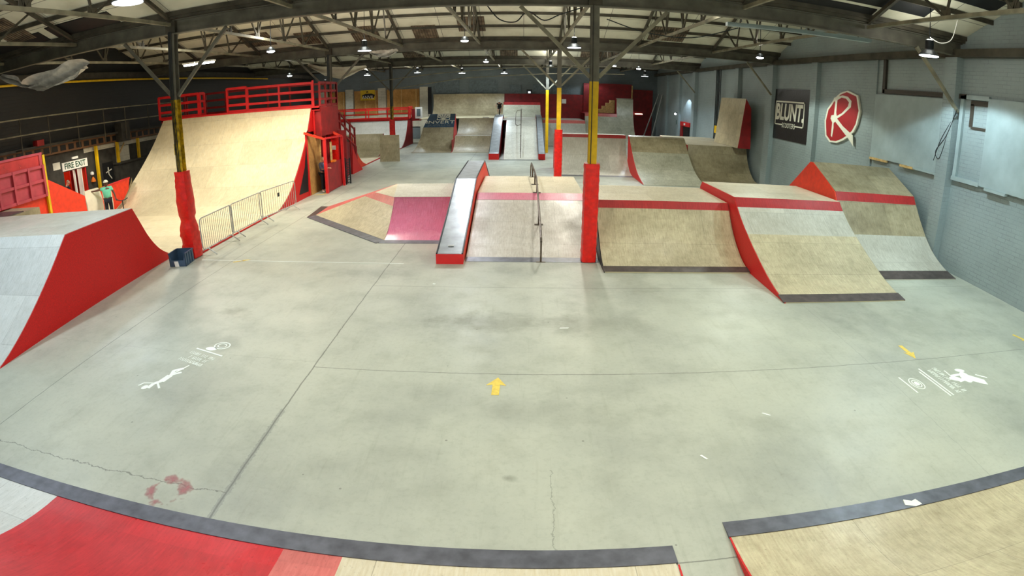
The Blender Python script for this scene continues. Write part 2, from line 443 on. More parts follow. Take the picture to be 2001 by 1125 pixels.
def frame3(X, Y, loc):
    X = Vector(X).normalized(); Y = Vector(Y).normalized(); Z = X.cross(Y)
    M = Matrix((X, Y, Z)).transposed().to_4x4(); M.translation = Vector(loc); return M

# ================================================================== SETTING
XL, XR, YB, YF = -20.4, 12.6, 50.7, -4.0
MB().box(XL-.3, XR+.3, YF-.3, YB+.3, -.2, 0).build('floor', FLOOR, kind='structure', org=(0, 0, 0))
# right wall with pilasters
wr = MB().box(XR, XR+.3, YF-.3, YB+.3, 0, 9.6).build('wall_right', BRICKB, kind='structure')
tn = 0
for y, w, d in ((4.5, .5, .25), (12.98, .52, .28), (17.1, .1, .06), (21.45, .5, .22), (25.9, .7, .24), (30.4, .5, .24), (34.2, .5, .22), (38.6, .6, .26), (42.6, .4, .2), (46.6, .4, .2)):
    tn += 1; MB().box(XR-d, XR-.001, y-w/2, y+w/2, 0, 6.2).build('trim_%d' % tn, BRICKB, kind='structure')
tn += 1; MB().box(XR-.32, XR-.02, YF, YB, 6.2, 6.42).build('trim_%d' % tn, STEELD, kind='structure')
tn += 1; MB().box(XR-.10, XR-.001, 12.4, 16.6, 5.02, 5.16).box(XR-.10, XR-.001, 16.5, 16.65, 5.02, 6.2).build('trim_%d' % tn, BRICKD, kind='structure')
# left wall: black brick above, sooty brick below, with the fire exit opening
fy0, fy1 = 18.42, 19.95
MB().box(XL-.3, XL, YF-.3, fy0, 0, 9.6).box(XL-.3, XL, fy1, YB+.3, 0, 9.6).box(XL-.3, XL, fy0, fy1, 2.12, 9.6).build('wall_left', BRICKK, kind='structure')
tn += 1; MB().box(XL, XL+.06, YF, fy0, 0, 3.0).box(XL, XL+.06, fy1, 34, 0, 3.0).box(XL, XL+.06, fy0, fy1, 2.12, 3.0).build('trim_%d' % tn, DGREY, kind='structure')
tn += 1; MB().box(XL, XL+.25, YF, 34, 3.02, 3.42).build('trim_%d' % tn, BRICKO, kind='structure')
tn += 1; b_ = MB().box(XL, XL+.5, YF, 34, 3.42, 3.52)
b_.build('trim_%d' % tn, DGREY, kind='structure')
tn += 1; b_ = MB()
y = 12.
while y < 27:
    b_.box(XL+.25, XL+.27, y, y+.34, 3.10, 3.34); y += .52
b_.build('trim_%d' % tn, BLACK, kind='structure')
tn += 1; MB().box(XL, XL+.09, 19.9, 26, 2.78, 3.0).build('trim_%d' % tn, BRICKW, kind='structure')
tn += 1; MB().box(XL, XL+.3, YF, YB, 6.2, 6.5).build('trim_%d' % tn, DGREY, kind='structure')
# back wall
MB().box(XL-.3, XR+.3, YB, YB+.3, 0, 9.6).build('wall_back', BRICKG, kind='structure')
MB().box(XL-.3, XR+.3, YF-.3, YF, 0, 9.6).build('wall_front', BRICKG, kind='structure')
for x in (-19.2, -16.6, -13.35, -9.3):
    tn += 1; MB().box(x-.38, x+.38, YB-.25, YB-.001, 0, 4.95).build('trim_%d' % tn, BRICKW, kind='structure')
tn += 1; MB().box(-20.3, -8.3, YB-.16, YB-.001, 1.2, 2.35).build('trim_%d' % tn, BRICKW, kind='structure')
tn += 1; MB().box(-9.0, -8.6, YB-.14, YB-.002, 2.2, 4.9).build('trim_%d' % tn, BLACK, kind='structure')
# ceiling : pitched bays with valleys over the beam rows
ceil = thing('ceiling', 'pitched white-lined roof on dark steel trusses', None, (0, 0, 6.7), kind='structure')
ZE, SL = 6.72, .40
rows = [.3, 12.9, 25.5, 38.1, 50.7]
def slab(y0, z0, y1, z1, name='roof_slope', mat=ROOF, x0=XL-.3, x1=XR+.3, off=0):
    m = MB(); ln = math.hypot(y1-y0, z1-z0)
    v = [(x0, y0, z0+off), (x1, y0, z0+off), (x1, y1, z1+off), (x0, y1, z1+off)]
    m.add(v+[(a, b, c+.06) for a, b, c in v], [(0, 1, 2, 3), (7, 6, 5, 4), (0, 4, 5, 1), (1, 5, 6, 2), (2, 6, 7, 3), (3, 7, 4, 0)],
          [[(x0, 0), (x1, 0), (x1, ln), (x0, ln)]]+[[(0, 0)]*4]*5)
    return m.build(name, mat, ceil)
slab(rows[0]-4.5, ZE+1.8, rows[0], ZE)
for i in range(4):
    ya, yb = rows[i], rows[i+1]; ym = (ya+yb)/2; zr = ZE+(ym-ya)*SL
    slab(ya, ZE, ym, zr); slab(ym, zr, yb, ZE)
    for k in range(6):
        t = (k+.25)/6
        for (p, q) in (((ya, ZE), (ym, zr)), ((yb, ZE), (ym, zr))):
            yy = p[0]+(q[0]-p[0])*t; zz = p[1]+(q[1]-p[1])*t-.07
            MB().box(XL, XR, yy-.03, yy+.03, zz-.06, zz+.06).build('purlin', STEELD, ceil)
    # valley gutter
    if i: MB().box(XL, XR, ya-.22, ya+.22, 6.63, 6.71).build('valley_gutter', STEELD, ceil)
# corrugated rooflights / missing lining on the slopes that face the camera
for (x0, x1, ya, yb_, r) in ((-5.0, -3.9, 24.1, 25.2, 25.5), (-7.9, -6.6, 23.9, 25.2, 25.5), (-10.6, -9.6, 24.0, 25.1, 25.5), (-2.9, -.8-.9, 23.5, 24.7, 25.5), (5.7, 7.4, 23.9, 25.1, 25.5), (-15.5, -14.3, 11.0, 12.3, 12.9), (-9.0, -7.9, 5.0+3, 9.2, 12.9),
                             (-1.6, -.4, 36.6, 37.8, 38.1), (-8.3, -6.8, 36.6, 37.8, 38.1), (3.9, 6.5, 36.7, 37.9, 38.1), (-13.4, -11.8, 23.6, 24.8, 25.5)):
    slab(ya, ZE+(r-ya)*SL, yb_, ZE+(r-yb_)*SL, 'corrugated_panel', CORR, x0, x1, -.03)
for (x0, x1, ya, yb_, r) in ((7.2, 10.5, 11.7, 12.2, 12.9), (-13.6, -11.0, 12.0, 12.6, 12.9), (9.6, 12.2, 10.2, 11.2, 12.9), (4.8, 9, 12.35, 12.8, 12.9), (-17.5, -14.0, 12.1, 12.75, 12.9)):
    slab(ya, ZE+(r-ya)*SL, yb_, ZE+(r-yb_)*SL, 'missing_lining_gap', BLACK, x0, x1, -.03)

# ---- roof beams and trusses
ordn = ['nearest', 'second', 'third']
for i, y in enumerate(rows[1:4]):
    m = MB().box(XL, XR, y-.012, y+.012, 6.26, 6.60).box(XL, XR, y-.1, y+.1, 6.24, 6.265).box(XL, XR, y-.1, y+.1, 6.60, 6.625)
    t = thing('roof_beam', 'deep grey steel roof beam spanning the hall across the %s row of columns' % ordn[i], 'beam', ((XL+XR)/2, y, 6.24))
    m.build('girder', STEELG, t)
    for x in (-9.37, 1.67): MB().box(x-.16, x+.16, y-.12, y+.12, 6.27, 6.60).build('bearing_plate', STEELD, t)
XT = [-20.0, -16.73, -13.05, -9.37, -5.69, -2.01, 1.67, 5.35, 9.03, 12.3]
pos = ['against the left wall', 'next from the left wall', 'left of the tall padded left column', 'in line with the left columns', 'first right of the left columns', 'first left of the right columns', 'in line with the right columns', 'first right of the right columns', 'next but one to the right wall', 'close against the right wall']
bayn = ['in the nearest roof bay', 'between first and second beams', 'between second and third beams', 'in the farthest roof bay']
for b in range(4):
    ya, yb = rows[b], rows[b+1]; LL = yb-ya; ym = (ya+yb)/2; zr = ZE+(ym-ya)*SL-.12; z0 = 6.5; zc = 6.62
    for j, x in enumerate(XT[1:-1], 1):
        t = thing('roof_truss', 'steel roof truss %s, %s' % (pos[j], bayn[b]), 'truss', (x, ym, z0))
        MB().bar((x, ya+.1, z0), (x, yb-.1, z0), .08, .09).build('tie_bar', STEELL, t)
        MB().bar((x, ya+.1, zc), (x, ym, zr), .10, .10).build('rafter', STEELD, t)
        MB().bar((x, yb-.1, zc), (x, ym, zr), .10, .10).build('rafter', STEELD, t)
        def top(y): return zc+(zr-zc)*(1-abs(y-ym)/(LL/2))
        q = LL/6
        for yb0, tops in ((ya+q*1.5, (ya+q*.9, ya+q*1.75)), (ya+q*2.45, (ya+q*1.8, ya+q*2.6, ym)), (yb-q*2.45, (yb-q*1.8, yb-q*2.6, ym)), (yb-q*1.5, (yb-q*.9, yb-q*1.75))):
            m = MB()
            for yt in tops: m.bar((x, yb0, z0), (x, yt, top(yt)), .05, .05)
            m.build('web_strut', STEELD, t)
            MB().box(x-.01, x+.01, yb0-.16, yb0+.16, z0-.02, z0+.18).build('gusset_plate', STEELD, t)
# horizontal diagonal bracing rods and conduit
def rodthing(name, label, cat, pts, r, mat): return MB().tube(pts, r, 6).build(name, mat, None, label=label, cat=cat)
rodthing('conduit_pipe', 'pale thin pipe running beneath the second roof bay near left tarpaulin', 'pipe', [(-11, 38.2, 5.2), (-6, 37, 5.6), (0, 36.2, 5.95), (5, 36, 6.0)], .035, STEELL)
rodthing('conduit_pipe', 'lower pale pipe sloping from far left column towards far roof', 'pipe', [(-9.2, 38.4, 4.65), (-4, 38, 5.3), (2, 37.8, 5.6), (7, 37.6, 5.7)], .035, STEELL)
rodthing('gas_pipe', 'yellow pipe along top of the black left wall', 'pipe', [(XL+.4, 13, 6.1), (XL+.4, 26, 6.1), (XL+.4, 40, 6.1)], .05, YELLOW)

# ---- columns
def column(x, y, label, pad=True, padn=0, bulge=0., ytop=4.45):
    t = thing('steel_column', label, 'column', (x, y, 0))
    def hsec(m, z0, z1):
        m.box(x-.1, x+.1, y-.1, y-.085, z0, z1).box(x-.1, x+.1, y+.085, y+.1, z0, z1).box(x-.01, x+.01, y-.085, y+.085, z0, z1); return m
    m = hsec(MB(), ytop, 6.24)
    m.build('post', STEELG, t)
    low = hsec(MB(), 0.02, ytop)
    if padn == 1: low.box(x-.11, x+.11, y-.115, y-.1, 2.95, 3.25)
    low.build('painted_lower_post', YELDIRTY if padn == 1 else YELLOW, t)
    cm = MB()
    for dx in ((-.06, -.02, .03) if padn else (-.05,)): cm.tube([(x+dx, y-.13, 2.4), (x+dx, y-.13, 6.3)], .012, 5)
    if padn < 2: cm.build('cable_conduit', DGREY if padn == 0 else EDGE, t)
    for s in (-1, 1):
        if y > 30 and x < 0 and s < 0 and False: continue
        MB().bar((x+s*.1, y, 4.55), (x+s*1.75, y, 6.22), .07, .09).build('knee_brace', STEELL if x > 0 else STEELG, t)
    if pad:
        m = MB(); n = 16; nz = 30; vs = []; H = 2.46
        rnd = random.Random(int(x*10+y))
        for k in range(nz+1):
            z = .02+H*k/nz
            r = .205
            if bulge:
                q = z/H
                r = .20+bulge*math.exp(-((q-.62)/.2)**2)-.03*math.exp(-((q-.45)/.05)**2)+.07*math.exp(-((q-.08)/.12)**2)+.05*math.exp(-((q-.3)/.1)**2)
            r += .004*math.sin(k*2.6)+rnd.uniform(-.004, .004)
            for a in range(n):
                tt = 2*PI*a/n; c, s_ = math.cos(tt), math.sin(tt); e = 4.5
                f = (abs(c)**e+abs(s_)**e)**(-1/e)*.93
                jit = rnd.uniform(-.008, .008)*(2.5 if bulge and z < .8 else 1)
                vs.append((x+c*(r*f+jit), y+s_*(r*f+jit), z))
        fs = [(k*n+a, k*n+(a+1) % n, (k+1)*n+(a+1) % n, (k+1)*n+a) for k in range(nz) for a in range(n)]
        fs += [tuple(range(n-1, -1, -1)), tuple(nz*n+a for a in range(n))]
        m.add(vs, fs).build('red_padding', PADRED, t, smooth=True)
    return t
column(-9.37, 12.9, 'nearest left column, yellow steel post with battered bulging red padding by the barriers', True, 1, .04)
column(1.67, 12.9, 'nearest right column, yellow steel post with tall straight red padding beside the funbox', True, 0)
column(-9.37, 25.5, 'second left column, dark steel post rising behind the red stairs', False, 1)
column(1.67, 25.5, 'second right column, orange-yellow post with slim red padding behind the funbox', True, 2)
column(-9.37, 38.1, 'far left column with short red padding behind the standing plywood board', True, 1, 0, 3.4)
column(1.67, 38.1, 'far right column, bare bright yellow post beside the small right grind ledge', False, 2)

# ================================================================== RAMPS
def ramp_thing(name, label, cat, loc): return thing(name, label, cat, loc)
def sheetpart(par, name, prof, x0, x1, mat, th=.03, s0=0, xf=None, smooth=True): return MB(xf).sheet(prof, x0, x1, th, s0).build(name, mat, par, smooth=smooth)
def toe(par, y0, y1, x0, x1, mat=TOE, z1=.03, cutx=0, xf=None):
    m = MB(xf); m.add([(x0, y0, .002), (x1, y0, .002), (x1+cutx, y1, .002), (x0+cutx, y1, .002), (x0, y0, .006), (x1, y0, .006), (x1+cutx, y1, z1), (x0+cutx, y1, z1)],
          [(3, 2, 1, 0), (4, 5, 6, 7), (0, 1, 5, 4), (1, 2, 6, 5), (2, 3, 7, 6), (3, 0, 4, 7)])
    return m.build('toe_plate', mat, par)
def toep(par, prof, z, x0, x1, mat=TOEB):
    a, _ = cut(prof, z); a = [(y, q+.008) for y, q in a]
    return MB().sheet(a, x0, x1, .02).build('toe_plate', mat, par)
def deckpart(par, x0, x1, y0, y1, z, mat, name='deck', th=.05):
    return MB().sheet([(y0, z), (y1, z)], x0, x1, th).build(name, mat, par)

# --- near left quarter (camera side)
t = ramp_thing('quarter_pipe', 'wide foreground quarter pipe with red centre section and long grey toe plate, bottom left', 'ramp', (-3, 2.4, 0))
pr = arc(3.40, .02, .70, 1.55, 16, .06)
x_all = [(-9.6, -5.46, WHITEP, 'white_surface'), (-5.46, -2.30, REDSURF, 'red_surface'), (-2.30, -1.68, REDPALE, 'faded_red_surface'), (-1.68, -.95, CREAM, 'cream_surface'), (-.95, 1.50, CREAM, 'cream_surface')]
for a, b, m_, nm in x_all: sheetpart(t, nm, pr, b, a, m_)
MB().prism([(1.52, y, max(0, z-.03)) for y, z in pr]+[(1.52, .7, 0)], (.02, 0, 0)).build('side_panel', RED, t)
toe(t, 3.65, 3.40, -9.6, 1.52, TOE)
MB().sheet([(.70, 1.55), (-1.5, 1.55)], -9.6, 1.5, .05).build('deck', CREAM, t)
MB().tube([(-9.6, .70, 1.57), (1.5, .70, 1.57)], .03, 8).build('coping', GALV, t)
# --- near right quarter
t = ramp_thing('quarter_pipe', 'foreground tan plywood quarter pipe with grey toe plate and red side, bottom right', 'ramp', (7, 2.4, 0))
pr = arc(3.68, .02, .95, 1.6, 16, .06)
sheetpart(t, 'riding_surface', pr, 12.3, 2.15, TAN)
MB().prism([(2.13, y, max(0, z-.0)) for y, z in pr]+[(2.13, .95, 0)], (.02, 0, 0)).build('side_panel', RED, t)
toe(t, 3.92, 3.68, 2.13, 12.3, TOE)
MB().sheet([(.95, 1.6), (-1.5, 1.6)], 2.15, 12.3, .05).build('deck', TAN2, t)
MB().tube([(2.15, .95, 1.62), (12.3, .95, 1.62)], .03, 8).build('coping', DARKRED, t)

# --- left spine ramp with red side
XF = Matrix.Translation((-9.65, 5.9, 0)) @ Matrix.Rotation(.0745, 4, 'Z') @ Matrix.Translation((9.65, -5.9, 0))
t = ramp_thing('spine_ramp', 'large pale spine ramp with flat deck and big bright red side panel, left foreground', 'ramp', (-12.5, 9.5, 0))
near = [(5.9, .02), (6.28, .16), (6.8, .42), (7.38, .78), (8.0, 1.24), (8.45, 1.63), (8.67, 1.83)]
far = [(11.35, 1.80), (11.6, 1.40), (11.9, .92), (12.27, .50), (12.71, .20), (13.2, .01)]
n_ = crv(near, 5); f_ = crv(far, 5)
XS = -9.66
sheetpart(t, 'near_transition', n_, -15.2, XS, WHITEP, xf=XF)
sheetpart(t, 'far_transition', f_, -15.2, XS, WARM, xf=XF)
MB(XF).sheet([(8.67, 1.83), (11.35, 1.80)], -15.2, XS, .04).build('deck', PALE, t)
MB(XF).prism([(XS, y, max(0, z-.012)) for y, z in n_+f_]+[(XS, 13.2, 0), (XS, 5.9, 0)], (.02, 0, 0)).build('side_panel', RED, t)
t2 = ramp_thing('platform', 'low dark-topped platform edge behind the left spine deck', 'platform', (-17, 11.2, 0))
MB().box(-19.5, -15.4, 10.5, 12.6, .0, 1.72).build('base_box', TAN2, t2)
MB().box(-19.5, -15.4, 10.5, 11.9, 1.72, 1.76).build('top_board', TOEB, t2)

# --- flat bottom sheet and the big vert ramp
vert_prof = crv([(18.3, .03), (18.94, .10), (19.87, .50), (20.47, .95), (21.1, 1.52), (21.77, 2.25), (22.3, 3.0), (22.72, 3.78)], 5)
t = ramp_thing('vert_ramp', 'huge warm birch vert ramp wall with red-railed deck on top, left', 'ramp', (-13.5, 20, 0))
zf = lambda z: -17.35-1.0*max(0, (3.78-z)/3.78)
sheetpart(t, 'riding_surface', vert_prof, [zf(z) for y, z in vert_prof], -9.3, WARM)
MB().sheet([(12.95, .03), (18.3, .03)], -17.9, -9.3, .028).build('flat_bottom', WARM, t)
MB().box(-9.30, -9.27, 13.3, 18.4, 0, .05).build('flat_edge_trim', RED, t)
sp = [(y, z) for y, z in vert_prof]
pts = [(-9.28, y, max(0, z-.01)) for y, z in sp]+[(-9.28, 22.72, 2.5), (-9.28, 22.3, 0), (-9.28, 18.3, 0)]
# side panel with a tapering dark slot
MB().prism([(-9.28, y, max(0, z-.01)) for y, z in sp]+[(-9.28, 22.9, 3.78), (-9.28, 22.9, 2.75), (-9.28, 22.0, 2.75), (-9.28, 22.0, 0), (-9.28, 18.3, 0)], (.025, 0, 0)).build('side_panel', RED, t)
MB().prism([(-9.25, 20.75, .25), (-9.25, 21.75, .22), (-9.25, 21.85, 1.2), (-9.25, 21.9, 2.3), (-9.25, 21.55, 1.3)], (.012, 0, 0)).build('dark_slot', BLACK, t)
MB().box(-9.28, -9.22, 21.85, 21.98, 0, 2.7).build('side_frame', REDRAIL, t)
MB().sheet([(22.74, 3.78), (25.2, 3.78)], -17.5, -8.9, .08).build('deck', DARKRED, t)
MB().box(-17.5, -8.9, 22.74, 22.78, 3.66, 3.86).build('deck_fascia', REDRAIL, t)
MB().tube([(-17.4, 22.71, 3.80), (-9.3, 22.71, 3.80)], .03, 8).build('coping', REDRAIL, t)
MB().box(-8.93, -8.88, 22.9, 25.2, 2.5, 3.8).box(-9.3, -8.9, 22.88, 22.93, 2.4, 3.8).build('deck_end_panel', DARKRED, t)
def rail_run(par, p, q, h, nrail, sp, w=.07, mat=REDRAIL, name='deck_railing', skip=()):
    p, q = Vector(p), Vector(q); d = q-p; n = max(1, round(d.length/sp)); m = MB()
    for i in range(n+1):
        a = p+d*(i/n); m.bar(a, a+Vector((0, 0, h)), w, w)
    for k in range(nrail):
        z = h*(k+1)/nrail-.03; m.bar(p+Vector((0, 0, z)), q+Vector((0, 0, z)), w*.7, w*1.3)
    m.bar(p+Vector((0, 0, .05)), q+Vector((0, 0, .05)), w*.7, w*1.5)
    return m.build(name, mat, par)
rail_run(t, (-17.65, 22.85, 3.82), (-15.25, 22.85, 3.82), 1.1, 3, 2.4/2, .09)
rail_run(t, (-15.2, 22.9, 3.82), (-15.2, 23.3, 3.82), 1.1, 3, .4, .09)
rail_run(t, (-13.6, 22.85, 3.82), (-12.55, 22.85, 3.82), 1.15, 3, 1.05, .09)
rail_run(t, (-12.5, 22.85, 3.82), (-9.25, 22.85, 3.82), 1.1, 3, 1.6, .08)
rail_run(t, (-17.5, 25.1, 3.82), (-8.9, 25.1, 3.82), 1.1, 3, 1.23, .08, DARKRED)
rail_run(t, (-17.65, 22.85, 3.82), (-17.65, 25.1, 3.82), 1.1, 3, 1.1, .08, DARKRED)
rail_run(t, (-8.92, 22.9, 3.82), (-8.92, 25.1, 3.82), 1.1, 3, .75, .08, DARKRED)
MB().bar((-9.2, 22.82, 2.6), (-9.2, 22.82, 5.0), .07).build('corner_post', REDRAIL, t)
# --- side transition of the left bowl and its orange walls
t = ramp_thing('bowl_side_wall', 'bright orange-red curved bowl side wall left of the vert ramp', 'ramp wall', (-17.6, 19, 0))
pts = [(-17.9, 18.25, 1.28), (-17.9, 20.3, 1.38), (-17.9, 20.15, .9), (-17.9, 19.7, .5), (-17.9, 19.1, .22), (-17.9, 18.25, .05)]
MB().prism(pts, (-.05, 0, 0)).build('wall_panel', REDORANGE, t)
MB().bar((-17.9, 18.25, 1.31), (-17.9, 20.3, 1.41), .09, .06).build('top_rail', REDRAIL, t)
MB().add([(-17.9, 18.3, .06), (-17.88, 19.1, .20), (-17.9, 19.7, .5), (-17.9, 20.15, .9), (-17.9, 20.5, 1.4), (-18.3, 20.9, .9), (-17.6, 20.4, .3), (-17.2, 19.4, .06), (-17.3, 18.2, .03)], [(8, 7, 6, 5, 4, 3, 2, 1, 0)]).build('corner_transition', TAN2, t)
t = ramp_thing('bowl_side_wall', 'bright orange-red sloping bowl wall with yellow post, far left', 'ramp wall', (-17.2, 14, 0))
MB().prism([(-17.05, 10.0, .0), (-17.05, 16.45, .0), (-17.05, 16.42, 1.34), (-17.05, 14.52, 2.36), (-17.05, 14.4, 2.3), (-17.05, 10.0, 2.3)], (-.06, 0, 0)).build('wall_panel', REDORANGE, t)
MB().bar((-16.98, 14.41, .3), (-16.98, 14.41, 3.26), .11, .11).build('yellow_post', YELLOW, t)
t = ramp_thing('fence_panel', 'faded red ribbed wooden fence with torn red mesh above, far left', 'fence', (-17, 12.4, 1.7))
MB().box(-17.02, -16.97, 9.8, 14.36, 1.78, 2.86).build('backing_board', PANELPINK, t)
m = MB()
for z in (1.82, 2.36, 2.86): m.box(-16.97, -16.90, 9.8, 14.36, z-.05, z+.05)
y = 14.30
while y > 9.8: m.box(-16.97, -16.88, y-.05, y+.05, 1.78, 2.9); y -= .72
m.build('batten_frame', PANELPINK, t)
MB().box(-16.99, -16.98, 9.8, 14.3, 2.9, 3.3).build('mesh_netting', NET, t)
MB().box(-17.02, -16.95, 9.8, 14.36, 3.28, 3.36).build('top_rail', PANELPINK, t)
MB().box(-17.02, -16.95, 14.2, 14.34, 2.86, 3.28).build('end_post', PANELPINK, t)

# crash pads
def pad(yc, w, h, z, bend, label):
    m = MB(); n = 10; vs = []
    for i in range(n+1):
        a = i/n; zz = z+h*a; 
        off = bend*math.sin(a*PI)*1.0
        edge = .5*w*(1-.16*abs(2*a-1)**6)
        for (dx, dy) in ((0, -edge), (.10, -edge*.96), (.13, 0), (.10, edge*.96), (0, edge), (-.06, 0)):
            vs.append((-17.35+dx+off*.25, yc+dy+off*.6, zz))
    k = 6
    fs = [(i*k+j, i*k+(j+1) % k, (i+1)*k+(j+1) % k, (i+1)*k+j) for i in range(n) for j in range(k)]+[tuple(range(k-1, -1, -1)), tuple(n*k+j for j in range(k))]
    m.add(vs, fs).build('crash_pad', CREAMPAD, None, smooth=True, label=label, cat='pad')
pad(17.05, 1.0, 1.42, .05, .14, 'wide cream crash pad leaning on the bowl wall left of the helmeted person')
pad(18.0, .5, 1.3, .05, .05, 'narrow white crash pad leaning right of the helmeted person')

# --- booth beside the vert ramp
t = ramp_thing('attendant_booth', 'open red-framed booth with waist-high dark red front panel beside the vert ramp', 'booth', (-8.9, 23.3, 0))
MB().bar((-8.6, 22.4, 0), (-8.6, 22.4, 2.42), .12).build('front_post', REDRAIL, t)
MB().bar((-8.5, 24.45, .0), (-8.5, 24.45, 2.36), .11).build('rear_post', REDRAIL, t)
MB().bar((-9.28, 21.75, 2.74), (-8.6, 22.4, 2.40), .10).build('top_rail', REDORANGE, t)
MB().bar((-9.25, 24.3, 2.75), (-8.5, 24.45, 2.34), .10).build('top_rail', REDORANGE, t)
MB().box(-8.64, -8.58, 22.42, 24.4, .02, 1.27).build('front_panel', DARKRED, t)
MB().box(-9.24, -9.2, 21.98, 23.3, 0, 2.6).build('osb_lining', OSB, t)
MB().box(-9.26, -9.22, 23.3, 25.2, 0, 2.7).box(-9.22, -8.5, 25.0, 25.04, 0, 2.6).build('inner_wall', MAROON, t)
for y in (23.6, 24.0, 24.4): MB().box(-9.22, -9.16, y-.05, y+.05, 0, 2.5).build('wall_stud', DARKRED, t)
MB().bar((-8.58, 22.5, 2.42), (-8.48, 24.4, 2.38), .08).build('side_rail', REDRAIL, t)
MB().box(-9.26, -9.15, 23.28, 23.36, 0, 2.6).build('timber_jamb', TIMBER, t)
MB().box(-8.7, -8.64, 23.3, 23.42, 1.3, 2.2).build('inner_post', TIMBER, t)
t = ramp_thing('red_board_stack', 'tall bright red boards with a scuffed label leaning inside the booth', 'board', (-8.9, 24.6, 0))
rb_ = MB().box(-9.12, -8.72, 24.5, 24.56, 0, 1.95).build('red_board', PADRED, t)
MB().box(-9.12, -8.72, 24.6, 24.66, 0, 2.45).build('red_board', PADRED, t)
MB().box(-9.02, -8.84, 24.485, 24.5, 1.72, 1.92).build('label_patch', SIGNCREAM, rb_)
t = ramp_thing('ladder_rack', 'black slatted rack standing against the booth rear post', 'rack', (-8.42, 24.75, 0))
m = MB().bar((-8.45, 24.65, 0), (-8.45, 24.65, 1.3), .05).bar((-8.35, 25.0, 0), (-8.35, 25.0, 1.25), .05)
m.build('uprights', EDGE, t)
m = MB()
for k in range(10): m.bar((-8.45, 24.65, .08+k*.125), (-8.35, 25.0, .08+k*.12), .03)
m.build('slats', EDGE, t)
# --- stairs up to the vert deck
t = ramp_thing('staircase', 'dark red timber staircase with tall posts and sloping handrails behind the booth', 'stairs', (-9.3, 27, 0))
m = MB()
for k in range(12):
    y = 29.2-k*.38; m.box(-10.6, -9.35, y-.4, y, .0+.30*(k), .06+.30*k+.24)
m.build('treads', MAROON, t)
for i, y in enumerate((24.9, 25.7, 26.5, 27.3, 28.1, 28.9)):
    zt = 3.55+(28.9-y)*.40-.9
    MB().bar((-9.28, y, 0), (-9.28, y, zt-.15), .09).build('stair_post', DARKRED, t)
m = MB()
for dz in (0, -.45, -.9): m.bar((-9.28, 24.6, 4.15+dz), (-9.28, 29.0, 2.35+dz), .06, .09)
m.build('handrail', DARKRED, t)
MB().prism([(-9.32, 24.7, 0), (-9.32, 29.3, 0), (-9.32, 29.3, 1.4), (-9.32, 24.7, 2.6)], (.02, 0, 0)).build('side_boarding', MAROON, t)
MB().prism([(-9.22, 28.0, 0), (-9.22, 29.9, 0), (-9.22, 29.2, .45), (-9.22, 28.6, 1.1), (-9.22, 28.2, 1.5)], (.02, 0, 0)).build('skirt_panel', RED, t)

# --- mini ramp behind, left
t = ramp_thing('mini_ramp', 'far-left mini half-pipe with white transition walls, red sides and railed deck', 'ramp', (-13, 37, 0))
a1 = [(y, z) for y, z in arc(32.2, .03, 29.35, 2.0, 12, .05)]
sheetpart(t, 'near_transition', a1, -9.6, -17, PALE)
MB().prism([(-9.58, y, z) for y, z in a1]+[(-9.58, 29.35, 0), (-9.58, 32.2, 0)], (.03, 0, 0)).build('side_panel', REDORANGE, t)
MB().sheet([(32.2, .03), (36.0, .03)], -17, -9.6, .028).build('flat_bottom', WARM, t)
MB().box(-9.6, -9.56, 32.2, 41.6, 0, .06).build('flat_edge_trim', RED, t)
a2 = arc(36.0, .03, 37.6, 1.5, 10, .05)
sheetpart(t, 'centre_transition', a2, -13.6, -9.95, TAN)
MB().prism([(-9.95, y, z) for y, z in a2]+[(-9.95, 37.75, 1.5), (-9.95, 37.75, 0), (-9.95, 36.0, 0)], (.03, 0, 0)).build('centre_side_panel', DARKRED, t)
MB().sheet([(36.0, .03), (41.5, .03)], -17, -9.6, .028).build('rear_flat', PALE, t)
a3 = arc(41.2, .03, 44.2, 2.18, 12, .05)
sheetpart(t, 'far_transition', a3, -17.5, -9.55, WHITEP)
MB().prism([(-9.53, y, z) for y, z in a3]+[(-9.53, 46.0, 2.2), (-9.53, 46.0, 0), (-9.53, 41.2, 0)], (.03, 0, 0)).build('far_side_panel', DARKRED, t)
MB().sheet([(44.2, 2.2), (46.0, 2.2)], -17.5, -9.5, .06).build('deck', MAROON, t)
MB().box(-17.5, -9.5, 44.15, 44.22, 2.1, 2.28).build('coping_board', REDRAIL, t)
rail_run(t, (-17.2, 44.9, 2.22), (-9.5, 44.9, 2.22), .95, 2, 1.9, .08)
rail_run(t, (-9.5, 44.4, 2.22), (-9.5, 45.9, 2.22), 1.0, 2, .75, .08)
rail_run(t, (-17.2, 45.8, 2.22), (-9.5, 45.8, 2.22), .8, 1, 3.8, .07)
MB().box(-9.4, -8.6, 45.2, 45.4, 2.0, 3.0).build('entry_panel', DARKRED, t)
# plywood board standing on the floor
t = ramp_thing('plywood_board', 'upright tan plywood sheet standing on the floor before the mini ramp', 'board', (-8.4, 33.2, 0))
MB().prism([(-9.08, 33.35, .0), (-8.9, 33.3, .0), (-8.7, 33.3, 0), (-8.1, 33.3, 0), (-7.78, 33.35, .0), (-7.72, 33.1, 1.70), (-8.98, 33.1, 1.70)], (0, .03, 0)).build('sheet', TAN, t)
MB().bar((-8.9, 33.4, .05), (-8.8, 33.2, 1.5), .05).bar((-8.4, 34.0, .03), (-8.4, 33.2, 1.3), .05).build('rear_prop', TIMBER, t)

# --- branded bank ramp
t = ramp_thing('bank_ramp', 'far quarter ramp topped by a dark blue lettered panel with a rising sun emblem', 'ramp', (-6.6, 40, 0))
p1 = arc(38.1, .02, 39.9, 1.72, 10, .1)
